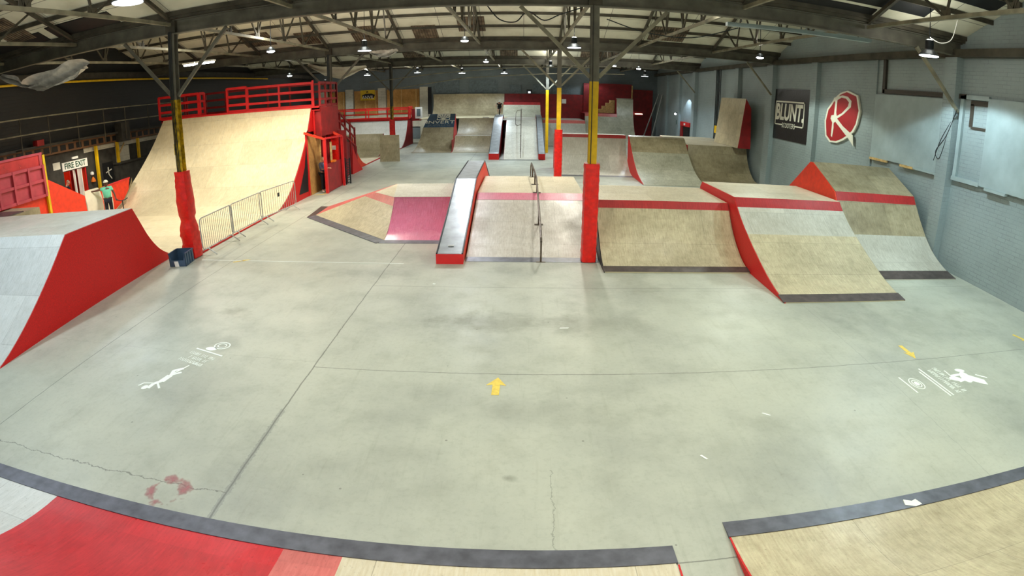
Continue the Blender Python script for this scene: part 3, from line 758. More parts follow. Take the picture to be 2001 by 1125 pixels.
# left edge tapers
n = len(p1)
XLf = [-8.06+.62*i/(n-1) for i in range(n)]
sheetpart(t, 'riding_surface', p1, XLf, -5.15, TAN2)
q0, q1 = (39.9, 1.72), (41.0, 2.68)
MB().sheet([q0, q1], [-7.44, -7.05], -5.12, .04).build('lettered_panel', NAVY, t); lp = t.children[-1]
MB().prism([(-5.14, y, z) for y, z in p1]+[(-5.14, 41.0, 2.66), (-5.14, 41.6, 1.2), (-5.14, 41.6, 0), (-5.14, 38.1, 0)], (.03, 0, 0)).build('side_panel', REDRAIL, t)
sl = Vector((0, q1[0]-q0[0], q1[1]-q0[1])).normalized(); nn = Vector((1, 0, 0)).cross(sl)
def onp(x, u, off=.012): p = Vector((x, q0[0], q0[1]))+sl*u+nn*off; return p
text('INVERT', .46, SIGNCREAM, frame3((1, 0, 0), sl, onp(-6.2, .52, .02)), t, 'lettering', .003, 1.42)
text('SUPREME', .26, BLUEG, frame3((1, 0, 0), sl, onp(-6.25, .18, .02)), t, 'lettering', .003, 1.7)
m = MB()
o = onp(-6.0, 1.03, .010)
def q2(x, u): return onp(-6.0+x*1.3, 1.09+u*1.25, .014)
m.add([q2(-.38, -.26), q2(.38, -.26), q2(.38, .30), q2(-.38, .30)], [(0, 1, 2, 3)])
m.build('emblem_ground', SIGNCREAM, lp)
m = MB()
for k in range(7):
    a = PI*(k+.5)/7-0; w = .022
    d = Vector((math.cos(a), math.sin(a))); e = Vector((-d.y, d.x))*w
    c = Vector((0, -.16))
    pts = [c+d*.10-e*.4, c+d*.10+e*.4, c+d*.40+e, c+d*.40-e]
    m.add([onp(-6.0+p.x*1.3, 1.09+min(.27, max(-.2, p.y))*1.25, .024) for p in pts], [(0, 3, 2, 1)])
for s in (-1, 1):
    pts = [(s*.07, -.20), (s*.32, -.20), (s*.34, -.10), (s*.2, -.12)]
    if s < 0: pts = pts[::-1]
    m.add([onp(-6.0+a*1.3, 1.09+b*1.25, .024) for a, b in pts], [(0, 1, 2, 3)])
m.build('sun_emblem', NAVY, lp)

# --- two-step quarter
t = ramp_thing('stepped_quarter', 'two-tier brown plywood quarter pipe between lettered ramp and left grind ledge', 'ramp', (-3.7, 40.5, 0))
p1 = arc(38.1, .02, 40.1, 1.05, 10, .05); sheetpart(t, 'lower_transition', p1, -5.08, -2.35, TAN)
MB().sheet([(40.1, 1.05), (40.9, 1.03)], -5.08, -2.35, .04).build('middle_deck', PALE, t)
p2 = arc(40.9, 1.05, 42.9, 2.25, 10, .05); sheetpart(t, 'upper_transition', p2, -5.08, -2.35, TAN2)
MB().sheet([(42.9, 2.25), (48.7, 2.25)], -8.3, -1.3, .05).build('deck', TAN, t)
MB().box(-5.1, -5.06, 38.3, 42.9, 0, .9).build('side_panel', DARKRED, t)
MB().box(-3.2, -2.7, 42.95, 43.0, 2.26, 2.34).build('white_block', WHITE, t)
# --- wall ride on the back wall
t = ramp_thing('wall_ride', 'wide worn plywood wall ride rising against the grey back wall', 'ramp', (-5, 49, 2.2))
sheetpart(t, 'riding_surface', arc(48.7, 2.27, 50.0, 4.2, 12, .35), -8.25, -1.76, TAN2)
MB().box(-8.3, -1.74, 50.0, 50.3, 2.0, 4.2).build('backing', TAN2, t)
# --- roll-in
t = ramp_thing('roll_in_bank', 'long pale central roll-in bank between two grind ledges at the back', 'ramp', (-.1, 40, 0))
MB().sheet([(33.75, .02), (40.3, 2.22)], -1.22, 1.0, .05).build('bank_surface', PALE, t)
MB().sheet([(40.3, 2.24), (45.6, 2.24)], -1.75, 1.4, .05).build('deck', PALE, t)
sheetpart(t, 'upper_transition', arc(45.6, 2.26, 48.2, 3.2, 10, .05), -1.75, 1.5, GREYP)
MB().box(-1.75, 1.5, 48.2, 48.3, 2.0, 3.45).build('red_fascia', DARKRED, t)
MB().box(-1.5, 1.3, 33.68, 33.76, 0, .025).build('toe_strip', EDGE, t)
MB().prism([(-1.24, 33.75, 0), (-1.24, 40.3, 2.2), (-1.24, 45.6, 2.2), (-1.24, 45.6, 0)], (.02, 0, 0)).build('side_panel', DARKRED, t)
MB().prism([(1.0, 33.75, 0), (1.0, 40.3, 2.2), (1.0, 45.6, 2.2), (1.0, 45.6, 0)], (.02, 0, 0)).build('side_panel', DARKRED, t)
def ledge(x0, x1, label):
    t = ramp_thing('grind_ledge', label, 'ledge', ((x0+x1)/2, 34, 0))
    pf = [(33.85, .38), (34.3, .44), (38.8, 1.95), (40.6, 2.42), (43.2, 2.52)]
    MB().sheet(pf, x0, x1, .03).build('metal_top', SHEETM, t)
    MB().prism([(x0, 33.87, 0)]+[(x0, y, z-.03) for y, z in pf]+[(x0, 43.2, 0)], (x1-x0, 0, 0)).build('body', DARKRED, t)
    MB().box(x0-.01, x1+.01, 33.82, 33.87, 0, .38).build('front_face', RED, t)
    for x in (x0, x1): MB().tube([(x, y, z+.005) for y, z in pf], .018, 6).build('edge_angle', EDGE, t)
ledge(-2.16, -1.53, 'wide metal-topped grind ledge running down left side of the back roll-in')
ledge(.98, 1.40, 'narrow metal-topped grind ledge running down right side of the back roll-in')
t = ramp_thing('handrail', 'dark steel handrail down the middle of the back roll-in bank', 'rail', (-.1, 37, 0))
def bz(y): return .02+(min(y, 40.3)-33.75)*2.2/6.55
zr_ = [(33.9, .55), (34.2, .62), (40.2, 2.95), (41.5, 3.0)]
MB().tube([(-.15, y, z) for y, z in zr_], .03, 6).build('rail_tube', RAILM, t)
for y in (34.0, 36.0, 38.1, 40.1, 41.4): MB().bar((-.15, y, bz(y)), (-.15, y, bz(y)+.62), .04).build('upright', RAILM, t)
MB().tube([(-.15, 41.3, 2.95), (-.45, 41.2, 2.9), (-.55, 41.0, 2.7), (-.55, 38.6, 2.0), (-.4, 38.4, 1.9), (-.15, 38.3, 2.0)], .02, 6).build('side_loop', RAILM, t)

# --- right back section
t = ramp_thing('quarter_pipe', 'low pale quarter pipe with coral coping band right of the back ledges', 'ramp', (3.5, 45, 0))
p = arc(43.3, .02, 46.2, 1.95, 12, .05); lo, hi = cut(p, 1.72)
sheetpart(t, 'riding_surface', lo, 1.55, 5.3, PALE); sheetpart(t, 'coping_band', hi+[(46.3, 1.98)], 1.55, 5.3, REDPALE)
MB().sheet([(46.3, 1.98), (50.5, 1.98)], 1.5, 5.3, .05).build('deck', PALE, t)
MB().box(1.5, 5.3, 43.05, 43.3, 0, .02).build('toe_plate', TOE, t)
MB().box(1.5, 1.54, 44.2, 50, 0, 1.6).build('side_panel', DARKRED, t)
t = ramp_thing('quarter_pipe', 'tall grey quarter pipe with raised vertical extension and coral band at back right', 'ramp', (7.5, 45, 0))
p = arc(43.3, .02, 46.6, 2.62, 14, .05); lo, hi = cut(p, 2.36)
sheetpart(t, 'riding_surface', lo, 5.3, 8.1, GREYP); sheetpart(t, 'coping_band', hi, 5.3, 8.1, REDPALE)
p = arc(43.3, .02, 46.9, 3.9, 16, .05); sheetpart(t, 'extension_surface', p+[(47.3, 4.0)], 8.1, 9.55, GREYP)
MB().prism([(8.08, y, z) for y, z in p if y > 46.0]+[(8.08, 47.3, 4.0), (8.08, 47.3, 2.2)], (.02, 0, 0)).build('extension_side', DARKRED, t)
MB().sheet([(46.7, 2.62), (50.5, 2.62)], 5.3, 8.1, .05).build('deck', DARKRED, t)
MB().prism([(9.55, y, z) for y, z in p]+[(9.55, 47.3, 4.0), (9.55, 47.3, 0), (9.55, 43.3, 0)], (.03, 0, 0)).build('side_panel', MAROON, t)
t = ramp_thing('box_steps', 'bare timber box steps climbing to the tall extension', 'steps', (7.4, 47.5, 2.65))
for i, (x, z) in enumerate(((6.4, 2.98), (6.95, 3.26), (7.3, 3.54), (7.65, 3.8))):
    MB().box(x, 8.05, 47.6+.01*i, 48.2-.01*i, 2.65 if i == 0 else z-.28, z).build('step', TIMBER, t)
t = ramp_thing('backdrop_wall', 'long low deep red boarded wall behind the back decks', 'wall panel', (2, 50.3, 0))
MB().box(-1.74, 5.55, 50.25, 50.45, 1.5, 4.2).build('board', MAROON, t)
t = ramp_thing('backdrop_wall', 'taller deep red boarded wall behind the timber steps', 'wall panel', (7.8, 50.2, 0))
MB().box(5.55, 10.05, 50.1, 50.4, 1.5, 5.3).build('board', MAROON, t)
MB().box(10.0, 10.1, 49.9, 50.05, 2.8, 5.2).build('timber_edge', TIMBER, t)
t = ramp_thing('roller_door', 'large dark red door with small hanging lights in the back right corner', 'door', (11.2, 50.5, 0))
MB().box(10.2, 12.15, 50.45, 50.6, 0, 4.85).build('door_leaf', MAROON, t)
for z in (1.2, 2.4, 3.6): MB().box(10.2, 12.15, 50.42, 50.45, z, z+.06).build('cross_rail', MAROON, t)
MB().box(10.5, 11.2, 50.4, 50.42, 2.55, 2.62).build('amber_lamp_strip', GLOW_W, t)
MB().box(10.22, 10.32, 50.38, 50.42, 2.55, 2.72).build('white_lamp', GLOW_C, t)

# --- middle-right cluster
t = ramp_thing('quarter_pipe', 'middle pale plywood quarter pipe with dull red coping band behind second right column', 'ramp', (3.8, 28.8, 0))
p = arc(27.5, .02, 29.8, 1.98, 12, .05); lo, hi = cut(p, 1.80)
sheetpart(t, 'riding_surface', lo, 1.75, 5.72, PALE); sheetpart(t, 'coping_band', hi, 1.75, 5.72, REDBAND)
MB().sheet([(29.8, 1.98), (30.5, 1.98)], 1.75, 5.72, .05).build('deck', PALE, t)
toe(t, 27.2, 27.5, 1.75, 5.72, TOE)
MB().prism([(1.73, y, max(0, z-.01)) for y, z in p]+[(1.73, 30.5, 1.95), (1.73, 30.5, 0)], (.02, 0, 0)).build('side_panel', RED, t)
t = ramp_thing('quarter_pipe', 'middle steep olive-tan quarter pipe with curved red side edge', 'ramp', (7.3, 27.5, 0))
pL = crv([(24.85, .02), (25.84, .22), (26.6, .45), (27.4, .85), (28.1, 1.32), (28.6, 1.70), (28.9, 1.96), (29.1, 2.03)], 5)
lo, hi = cut(pL, 1.25)
sheetpart(t, 'riding_surface', lo, 5.75, 8.85, GREYP); sheetpart(t, 'upper_surface', hi, 5.75, 8.85, TAN2)
MB().prism([(5.72, y, max(0, z+.0)) for y, z in pL]+[(5.72, 29.0, 0)], (.03, 0, 0)).build('side_panel', RED, t)
MB().prism([(8.85, y, max(0, z-.01)) for y, z in pL]+[(8.85, 29.0, 0)], (.03, 0, 0)).build('right_side_panel', TAN2, t)
MB().sheet([(29.1, 2.03), (29.3, 2.03)], 5.75, 8.85, .05).build('deck', PALE, t)
t = ramp_thing('quarter_pipe', 'dark brown worn quarter pipe against the right wall below the leaning panel', 'ramp', (10.7, 28, 0))
pR = crv([(26.6, .02), (27.0, .25), (27.45, .85), (27.85, 1.3), (28.25, 1.72)], 6)
pR = arc(26.4, .02, 28.3, 1.74, 12, .12)
sheetpart(t, 'riding_surface', pR, 8.9, 12.35, TAN2)
MB().sheet([(28.3, 1.74), (34.5, 1.74)], 8.9, 12.35, .05).build('deck', CREAM, t)
MB().prism([(8.88, 28.3, 0), (8.88, 34.5, 0), (8.88, 34.5, 1.7), (8.88, 28.3, 1.7)], (.02, 0, 0)).build('side_panel', DARKRED, t)
t = ramp_thing('wallride_panel', 'tall leaning plywood panel with red end standing against right wall', 'ramp', (11.9, 29.3, 1.74))
prf = [(11.45, 1.75), (11.52, 2.2), (11.6, 3.0), (11.7, 3.8), (11.78, 4.42)]
v = []; f = []; u = []
for i, (x, z) in enumerate(prf): v += [(x, 27.45, z), (x, 31.2, z)]
for i in range(len(prf)-1):
    f.append((2*i, 2*i+2, 2*i+3, 2*i+1)); u.append([(27.45, prf[i][1]), (27.45, prf[i+1][1]), (31.2, prf[i+1][1]), (31.2, prf[i][1])])
MB().add(v, f, u).build('riding_surface', TAN, t)
MB().prism([(x, 27.42, z) for x, z in prf]+[(12.1, 27.42, 3.9), (12.2, 27.42, 1.75)], (0, .03, 0)).build('end_panel', DARKRED, t)
MB().prism([(x+.02, 31.2, z) for x, z in prf]+[(12.1, 31.2, 3.9), (12.2, 31.2, 1.75)], (0, .03, 0)).build('end_panel', DARKRED, t)

# --- foreground right cluster
t = ramp_thing('quarter_pipe', 'brown plywood quarter pipe with dark red coping band right of the near padded column', 'ramp', (3.8, 13.5, 0))
p = crv([(11.98, .03), (12.5, .16), (13.0, .42), (13.4, .72), (13.72, 1.06), (13.95, 1.38)], 6); lo, hi = cut(p, 1.19)
sheetpart(t, 'riding_surface', lo, 1.97, 5.68, TAN); sheetpart(t, 'coping_band', hi, 1.97, 5.68, REDBAND)
MB().sheet([(13.95, 1.38), (16.3, 1.38)], 1.97, [5.66, 5.6], .05).build('deck', CREAM, t)
toep(t, p, .085, 1.95, 5.70)
MB().prism([(1.95, y, max(0, z-.01)) for y, z in p]+[(1.95, 16.3, 1.33), (1.95, 16.3, 0), (1.95, 11.98, 0)], (.02, 0, 0)).build('side_panel', EDGE, t)
t = ramp_thing('quarter_pipe', 'large plywood quarter pipe with bold red left side, nearest ramp on the right', 'ramp', (7.4, 12.5, 0))
p = crv([(10.0, .02), (10.6, .13), (11.2, .31), (12.08, .67), (12.87, 1.07), (13.33, 1.38), (13.6, 1.62)], 5); a_, hi = cut(p, 1.40); lo, mid = cut(a_, .88)
sheetpart(t, 'lower_surface', lo, 5.72, 9.10, TAN); sheetpart(t, 'upper_surface', mid, 5.72, 9.10, PALE); sheetpart(t, 'coping_band', hi, 5.72, 9.10, REDBAND)
MB().sheet([(13.6, 1.62), (14.2, 1.62), (16.35, 1.58)], 5.72, [9.10, 9.1, 9.1], .05).build('deck', CREAM, t)
sd = [(5.70, y, max(0, z-.0)) for y, z in p]+[(5.70, 16.35, 1.57), (5.70, 16.5, 1.4), (5.70, 16.5, 0), (5.70, 10.0, 0)]
MB().prism(sd, (.03, 0, 0)).build('side_panel', RED, t)
MB().prism([(9.10, y, max(0, z-.01)) for y, z in p]+[(9.10, 16.35, 1.55), (9.10, 16.35, 0), (9.10, 10.0, 0)], (.02, 0, 0)).build('right_side_panel', TAN2, t)
toep(t, p, .075, 5.68, 9.13)
t = ramp_thing('quarter_pipe', 'tall far-right quarter pipe with peaked top, red band and orange-red triangular end', 'ramp', (10.7, 13, 0))
p = crv([(11.45, .03), (12.0, .16), (12.6, .42), (13.1, .80), (13.5, 1.22), (13.82, 1.62)], 5); lo, mid = cut(p, .80)
sheetpart(t, 'lower_surface', lo, 9.16, 12.25, PALE); sheetpart(t, 'upper_surface', mid, 9.16, 12.25, TAN2)
MB().sheet([(13.82, 1.62), (13.98, 1.86)], 9.16, 12.25, .04).build('red_band', REDBAND, t)
MB().sheet([(13.98, 1.86), (15.5, 2.52)], 9.16, 12.25, .04).build('peak_bank', TAN2, t)
MB().sheet([(15.5, 2.52), (16.9, 1.55)], 9.16, 12.25, .04).build('rear_bank', TAN2, t)
MB().prism([(9.13, 13.6, 0), (9.13, 13.82, 1.60), (9.13, 13.98, 1.84), (9.13, 15.45, 2.50), (9.13, 15.62, 2.50), (9.13, 16.9, 1.5), (9.13, 17.4, 0)], (.03, 0, 0)).build('triangular_end', REDORANGE, t)
MB().prism([(12.25, y, max(0, z-.01)) for y, z in p]+[(12.25, 13.98, 1.84), (12.25, 15.5, 2.50), (12.25, 16.9, 1.5), (12.25, 16.9, 0), (12.25, 11.45, 0)], (.02, 0, 0)).build('wall_side_panel', TAN2, t)
toep(t, p, .12, 9.16, 12.27)

# --- central funbox
t = ramp_thing('funbox', 'central low funbox with speckled grey front bank and pink lip band', 'ramp', (.25, 16, 0))
MB().sheet([(13.0, .05), (16.2, .90)], -1.42, 1.93, .04).build('front_bank', PINKGREY, t)
MB().sheet([(16.2, .905), (16.7, 1.03)], -1.42, 1.93, .04).build('lip_band', PINKBAND, t)
MB().sheet([(16.7, 1.03), (20.2, 1.03)], -1.42, 1.93, .04).build('deck', CREAM, t)
MB().sheet([(20.2, 1.03), (23.5, .03)], -1.42, 1.93, .04).build('rear_bank', PALE, t)
toe(t, 12.76, 13.0, -1.42, 1.93, TOE, .05)
MB().prism([(1.93, 12.9, 0), (1.93, 16.7, .99), (1.93, 20.2, .99), (1.93, 23.4, 0)], (.02, 0, 0)).build('side_panel', TAN2, t)
t = ramp_thing('hip_ramp', 'pyramid hip with tan corner face, pink curved quarter and grey toe plates', 'ramp', (-4, 16.3, 0))
pk = crv([(14.62, .03), (15.05, .17), (15.5, .45), (15.85, .74), (16.1, 1.0)], 6)
sheetpart(t, 'pink_transition', pk, -3.98, -2.14, PINK)
MB().sheet([(16.1, 1.01), (18.6, 1.01)], [-4.0, -4.45], -2.14, .04).build('deck', PALE, t)
MB().add([(-4.0, 16.1, 1.01), (-4.45, 18.6, 1.01), (-4.85, 17.0, 1.0)], [(0, 1, 2)], [[(-4, 16.1), (-4.45, 18.6), (-4.85, 17)]]).build('deck_corner', CREAM, t)
T = Vector((-7.44, 17.98, .02)); B = Vector((-3.98, 14.62, .03)); C = Vector((-3.98, 16.1, 1.0)); D = Vector((-4.85, 17.0, 1.0))
def lerp(a, b, k): return a+(b-a)*k
k = .84
m = MB(); nU = 10; nV = 8; v = []; f = []; uu = []
C2, D2 = lerp(B, C, k), lerp(T, D, k)
def hp(a, b):
    lo_ = lerp(T, B, a); hi_ = lerp(D, C, a); p = lerp(lo_, hi_, b); p.z -= .16*math.sin(b*PI)*a; return p
for i in range(nU+1):
    for j in range(nV+1): v.append(hp(i/nU, j/nV*k))
for i in range(nU):
    for j in range(nV):
        a = i*(nV+1)+j; q_ = (a, a+nV+1, a+nV+2, a+1); f.append(q_); uu.append([(v[z].x*.7-v[z].y*.7, v[z].z+v[z].x*.7+v[z].y*.7) for z in q_])
m.add(v, f, uu).build('corner_face', TAN, t, smooth=True)
v = []; f = []
for i in range(nU+1): v += [hp(i/nU, k), hp(i/nU, 1)]
for i in range(nU): f.append((2*i, 2*i+2, 2*i+3, 2*i+1))
E_ = Vector((-4.45, 18.6, 1.01)); F_ = Vector((-7.5, 19.4, .02))
nb = len(v); v += [T.copy(), D.copy(), E_, F_]; f.append((nb, nb+1, nb+2, nb+3))
MB().add(v, f).build('red_edge_band', REDPALE, t)
n1 = (B-T).normalized().cross(Vector((0, 0, 1)))*.30
n1 = Vector((-abs(n1.x), -abs(n1.y), 0))*.8
a, b = T, B
MB().prism([T+Vector((-.22, -.32, -.015)), B+Vector((-.18, -.28, -.025)), B+Vector((0, .0, -.02)), T+Vector((.02, 0, -.01))], (0, 0, .012)).build('toe_plate', TOE, t)
MB().prism([T+Vector((-.22, -.32, -.013)), T+Vector((.03, 0, -.01)), F_+Vector((0.02, 0, 0)), F_+Vector((-.3, .1, -.01))], (0, 0, .012)).build('toe_plate', TOEB, t)
toe(t, 14.36, 14.62, -4.1, -2.1, TOE, .03)
MB().prism([(-3.98, 14.7, 0), (-2.14, 14.7, 0), (-2.14, 18.6, 0), (-4.4, 18.6, 0), (-4.8, 17, 0)], (0, 0, .02)).build('base', EDGE, t)

t = ramp_thing('grind_box', 'long angled grind box with sheet metal top and red sides on the funbox', 'ledge', (-1.8, 16, 0))
pf = [(12.56, .26), (14.6, .80), (16.75, 1.47), (20.6, 1.56)]
MB().sheet(pf, -2.10, -1.48, .02).build('metal_top', SHEETM, t)
MB().prism([(-2.12, 12.58, 0)]+[(-2.12, y, z-.02) for y, z in pf]+[(-2.12, 23.4, .4), (-2.12, 23.4, 0)], (.66, 0, 0)).build('red_body', REDORANGE, t)
for x in (-2.11, -1.47): MB().tube([(x, y, z+.004) for y, z in pf]+[(x, 23.4, .55)], .022, 6).build('edge_angle', EDGE, t)
MB().box(-2.13, -1.45, 12.54, 12.58, 0, .25).build('front_face', REDRAIL, t)
MB().box(-1.87, -1.72, 12.9, 12.94, .37, .375).build('white_sticker', WHITE, t)
t = ramp_thing('grind_rail', 'single round brown steel grind rail standing on the funbox centre', 'rail', (.47, 16, 0))
MB().tube([(.47, 12.8, .50), (.47, 12.85, .60), (.47, 13.2, .68), (.45, 17.4, 1.42), (.40, 19, 1.44), (.34, 21.0, 1.44), (.33, 21.4, 1.3), (.32, 21.5, 1.1)], .028, 8).build('rail_tube', RAILM, t)
for (y, zb, zt, x) in ((12.8, .0, .55, .47), (14.7, .50, .92, .46), (16.75, 1.03, 1.3, .45), (18.3, 1.03, 1.42, .42), (20.0, 1.03, 1.43, .37), (21.5, .66, 1.12, .32)):
    u_ = MB().bar((x, y, zb), (x, y, zt), .045, .045).build('upright', RAILM, t)
    MB().box(x-.12, x+.12, y-.06, y+.06, zb, zb+.012).build('foot_plate', RAILM, u_)

# ================================================================== crowd barriers, bin
def barrier(y0, y1, x0, x1, label, sign=False):
    t = thing('crowd_barrier', label, 'barrier', ((x0+x1)/2, (y0+y1)/2, 0), 'crowd barriers along the vert ramp')
    def P(s, z): return Vector((x0+(x1-x0)*s, y0+(y1-y0)*s, z))
    r = .12/(y1-y0); pts = []
    for (s, z) in ((0, .30), (r*.3, .21), (r, .18), (1-r, .18), (1-r*.3, .21), (1, .30), (1, .98), (1-r*.3, 1.07), (1-r, 1.10), (r, 1.10), (r*.3, 1.07), (0, .98)): pts.append(P(s, z))
    fr_ = MB().tube(pts, .019, 6, close=True).build('frame', GALV, t)
    m = MB(); n = 17
    for k in range(1, n): m.tube([P(k/n, .18), P(k/n, 1.10)], .008, 5)
    m.build('vertical_bars', GALV, t)
    for s in (.12, .88):
        b = P(s, .18); 
        MB().tube([b+Vector((-.30, 0, -.17)), b+Vector((-.05, 0, .0)), b+Vector((.05, 0, 0)), b+Vector((.32, 0, -.17))], .018, 6).build('foot', GALV, t)
    if sign: MB().box((x0+x1)/2+.01, (x0+x1)/2+.03, (y0+y1)/2-.07, (y0+y1)/2+.07, .72, .86).build('small_plate', EDGE, fr_)
barrier(12.95, 14.85, -9.02, -9.06, 'galvanised crowd barrier nearest the battered padded column')
barrier(14.80, 16.95, -9.08, -9.05, 'middle galvanised crowd barrier of the three in front of the vert ramp')
barrier(16.85, 19.25, -9.08, -8.75, 'farthest galvanised crowd barrier, with a small plate, near the booth', True)
t = thing('storage_bin', 'open blue-grey plastic picking bin with a paper label below the battered column', 'bin', (-9.35, 12.3, 0))
def RB(x, y, z): return Vector((-9.35, 12.28, 0))+Matrix.Rotation(.15, 3, 'Z') @ Vector((x, y, z))
m = MB()
def wall(a, b, h0, h1): # wall from a to b outer
    a, b = Vector(a), Vector(b); d = (b-a).normalized(); nrm = Vector((-d.y, d.x, 0))*.02
    pts = [RB(a.x, a.y, 0), RB(b.x, b.y, 0), RB(b.x, b.y, h1), RB(a.x, a.y, h0)]
    m.prism(pts, Matrix.Rotation(.15, 3, 'Z') @ nrm)
w_, d_ = .26, .27
wall((-w_, -d_, 0), (w_, -d_, 0), .17, .17); wall((w_, -d_, 0), (w_, d_, 0), .36, .36); wall((w_, d_, 0), (-w_, d_, 0), .36, .36); wall((-w_, d_, 0), (-w_, -d_, 0), .36, .36)
m.prism([RB(-w_, -d_, .005), RB(w_, -d_, .005), RB(w_, d_, .005), RB(-w_, d_, .005)], (0, 0, .015))
m.prism([RB(-w_, -d_, .17), RB(-w_+.07, -d_, .17), RB(-w_, -d_, .36)], Matrix.Rotation(.15, 3, 'Z') @ Vector((0, .02, 0)))
m.prism([RB(w_, -d_, .17), RB(w_, -d_, .36), RB(w_-.07, -d_, .17)], Matrix.Rotation(.15, 3, 'Z') @ Vector((0, .02, 0)))
m.build('tub', BIN, t)
m = MB()
for a, b in (((-w_, d_), (w_, d_)), ((w_, d_), (w_, -d_)), ((-w_, d_), (-w_, -d_))): m.bar(RB(a[0], a[1], .36), RB(b[0], b[1], .36), .04, .02)
for k in (-.15, 0, .15): m.bar(RB(w_+.01, k, .02), RB(w_+.01, k, .34), .02)
m.build('rim_and_ribs', BIN, t)
MB().prism([RB(-.09, -d_-.006, .0), RB(.04, -d_-.004, .0), RB(.02, -d_-.004, .15), RB(-.11, -d_-.004, .15)], (0, -.003, 0)).build('paper_label', WHITE, t)

# ================================================================== right wall fixtures
def RWM(y, z, off=.0): return frame3((0, -1, 0), (0, 0, 1), (XR-off, y, z))
t = thing('wall_banner', 'black vinyl banner with white block lettering in a white frame on the blue brick wall', 'banner', (XR-.05, 23.7, 2.6))
MB().box(XR-.05, XR-.02, 21.95, 25.5, 2.58, 5.02).build('vinyl_sheet', BLKVIN, t)
m = MB(); by0, by1, bz0, bz1 = 22.4, 25.38, 3.27, 4.45
m.box(XR-.06, XR-.05, by0, by1, bz1-.07, bz1).box(XR-.06, XR-.05, by0, by0+.07, bz0, bz1).box(XR-.06, XR-.05, by1-.07, by1, bz0, bz1)
m.box(XR-.06, XR-.05, by0, by0+.85, bz0, bz0+.06).box(XR-.06, XR-.05, by1-.85, by1, bz0, bz0+.06).build('white_border', SIGNCREAM, t)
text('BLUNT.', 1.08, SIGNCREAM, RWM((by0+by1)/2, 3.88, .058), t, 'lettering', .003, .80, .12, offset=.035)
text('SCOOTERS', .34, SIGNCREAM, RWM((by0+by1)/2, 3.27, .058), t, 'lettering', .003, .8)
# R sign (zoom pixel outline turned into metres)
t = thing('wall_sign', 'irregular round red sign with cream hand-drawn letter R on the right wall', 'sign', (XR-.12, 19.2, 2.9))
def rp(px, py):  # sign outline in drawing units -> (y,z)
    return (20.5-(px-450)/270*2.62, 5.05-(py-710)/400*2.12)
out = [(615, 710), (690, 742), (700, 790), (715, 850), (700, 950), (680, 1005), (640, 1050), (608, 1080), (560, 1108), (505, 1112), (465, 1070), (455, 1000), (450, 950), (465, 860), (490, 820), (515, 775), (560, 730)]
inn = [(610, 722), (680, 750), (690, 795), (703, 850), (690, 945), (668, 998), (632, 1040), (600, 1068), (555, 1095), (512, 1098), (476, 1062), (467, 1000), (462, 950), (476, 866), (500, 830), (524, 785), (566, 742)]
R1 = [(515, 770), (580, 748), (620, 755), (650, 785), (648, 830), (600, 885), (552, 925), (600, 975), (680, 1030), (690, 1108), (660, 1070), (590, 1000), (540, 950), (528, 960), (530, 1000), (524, 1072), (514, 1060), (516, 960), (500, 930), (505, 905), (525, 900), (528, 800), (515, 790)]
hole = [(545, 785), (542, 880), (548, 905), (585, 880), (628, 825), (632, 795), (608, 770), (575, 765)]
def slabp(pts, d0, d1): return MB().prism([(XR-d0,)+rp(*p) for p in pts], (-(d1-d0), 0, 0))
slabp(out, .02, .10).build('cream_board', SIGNCREAM, t)
slabp(inn, .10, .105).build('red_face', SIGNRED, t)
slabp(R1, .105, .115).build('cream_letter', SIGNCREAM, t)
slabp(hole, .115, .118).build('letter_counter', SIGNRED, t)
# smooth boards, bricked window
t = thing('wall_board', 'smooth pale blue board fixed on the right wall between pilasters', 'panel', (XR-.06, 15.1, 2.7))
MB().box(XR-.08, XR-.001, 13.25, 17.05, 2.72, 4.98).build('board', SMOOTHB, t)
MB().box(XR-.14, XR-.02, 16.0, 17.0, 2.64, 2.72).box(XR-.14, XR-.02, 14.5, 15.2, 2.64, 2.72).build('bare_batten', TIMBER, t)
MB().box(XR-.13, XR-.02, 13.3, 14.5, 2.66, 2.72).build('painted_batten', SMOOTHB, t)
w = MB().box(XR-.10, XR-.001, 12.5, 12.64, 2.74, 5.12).box(XR-.10, XR-.001, 11.49, 12.5, 5.02, 5.14).box(XR-.12, XR-.001, 11.49, 12.66, 2.66, 2.78)
w.build('window_1', SMOOTHB, kind='structure')
t = thing('vent_opening', 'bricked-up dark-lintelled opening inside the window frame on right wall', 'vent', (XR-.04, 11.8, 4.2))
MB().box(XR-.05, XR-.001, 11.5, 12.24, 4.86, 5.0).box(XR-.05, XR-.001, 12.1, 12.24, 4.25, 4.9).box(XR-.04, XR-.001, 11.5, 12.15, 4.2, 4.27).build('recess_shadow_frame', BRICKD, t)
MB().box(XR-.03, XR-.001, 11.5, 12.1, 4.27, 4.86).build('brick_infill', BRICKB, t)
t = thing('wall_board', 'large smooth pale blue board at extreme right edge of the wall', 'panel', (XR-.08, 9.6, 2.6))
MB().box(XR-.12, XR-.001, 6.5, 11.48, 2.70, 5.08).build('board', SMOOTHB, t)
MB().box(XR-.16, XR-.02, 10.4, 11.2, 2.62, 2.70).build('lower_batten', SMOOTHB, t)
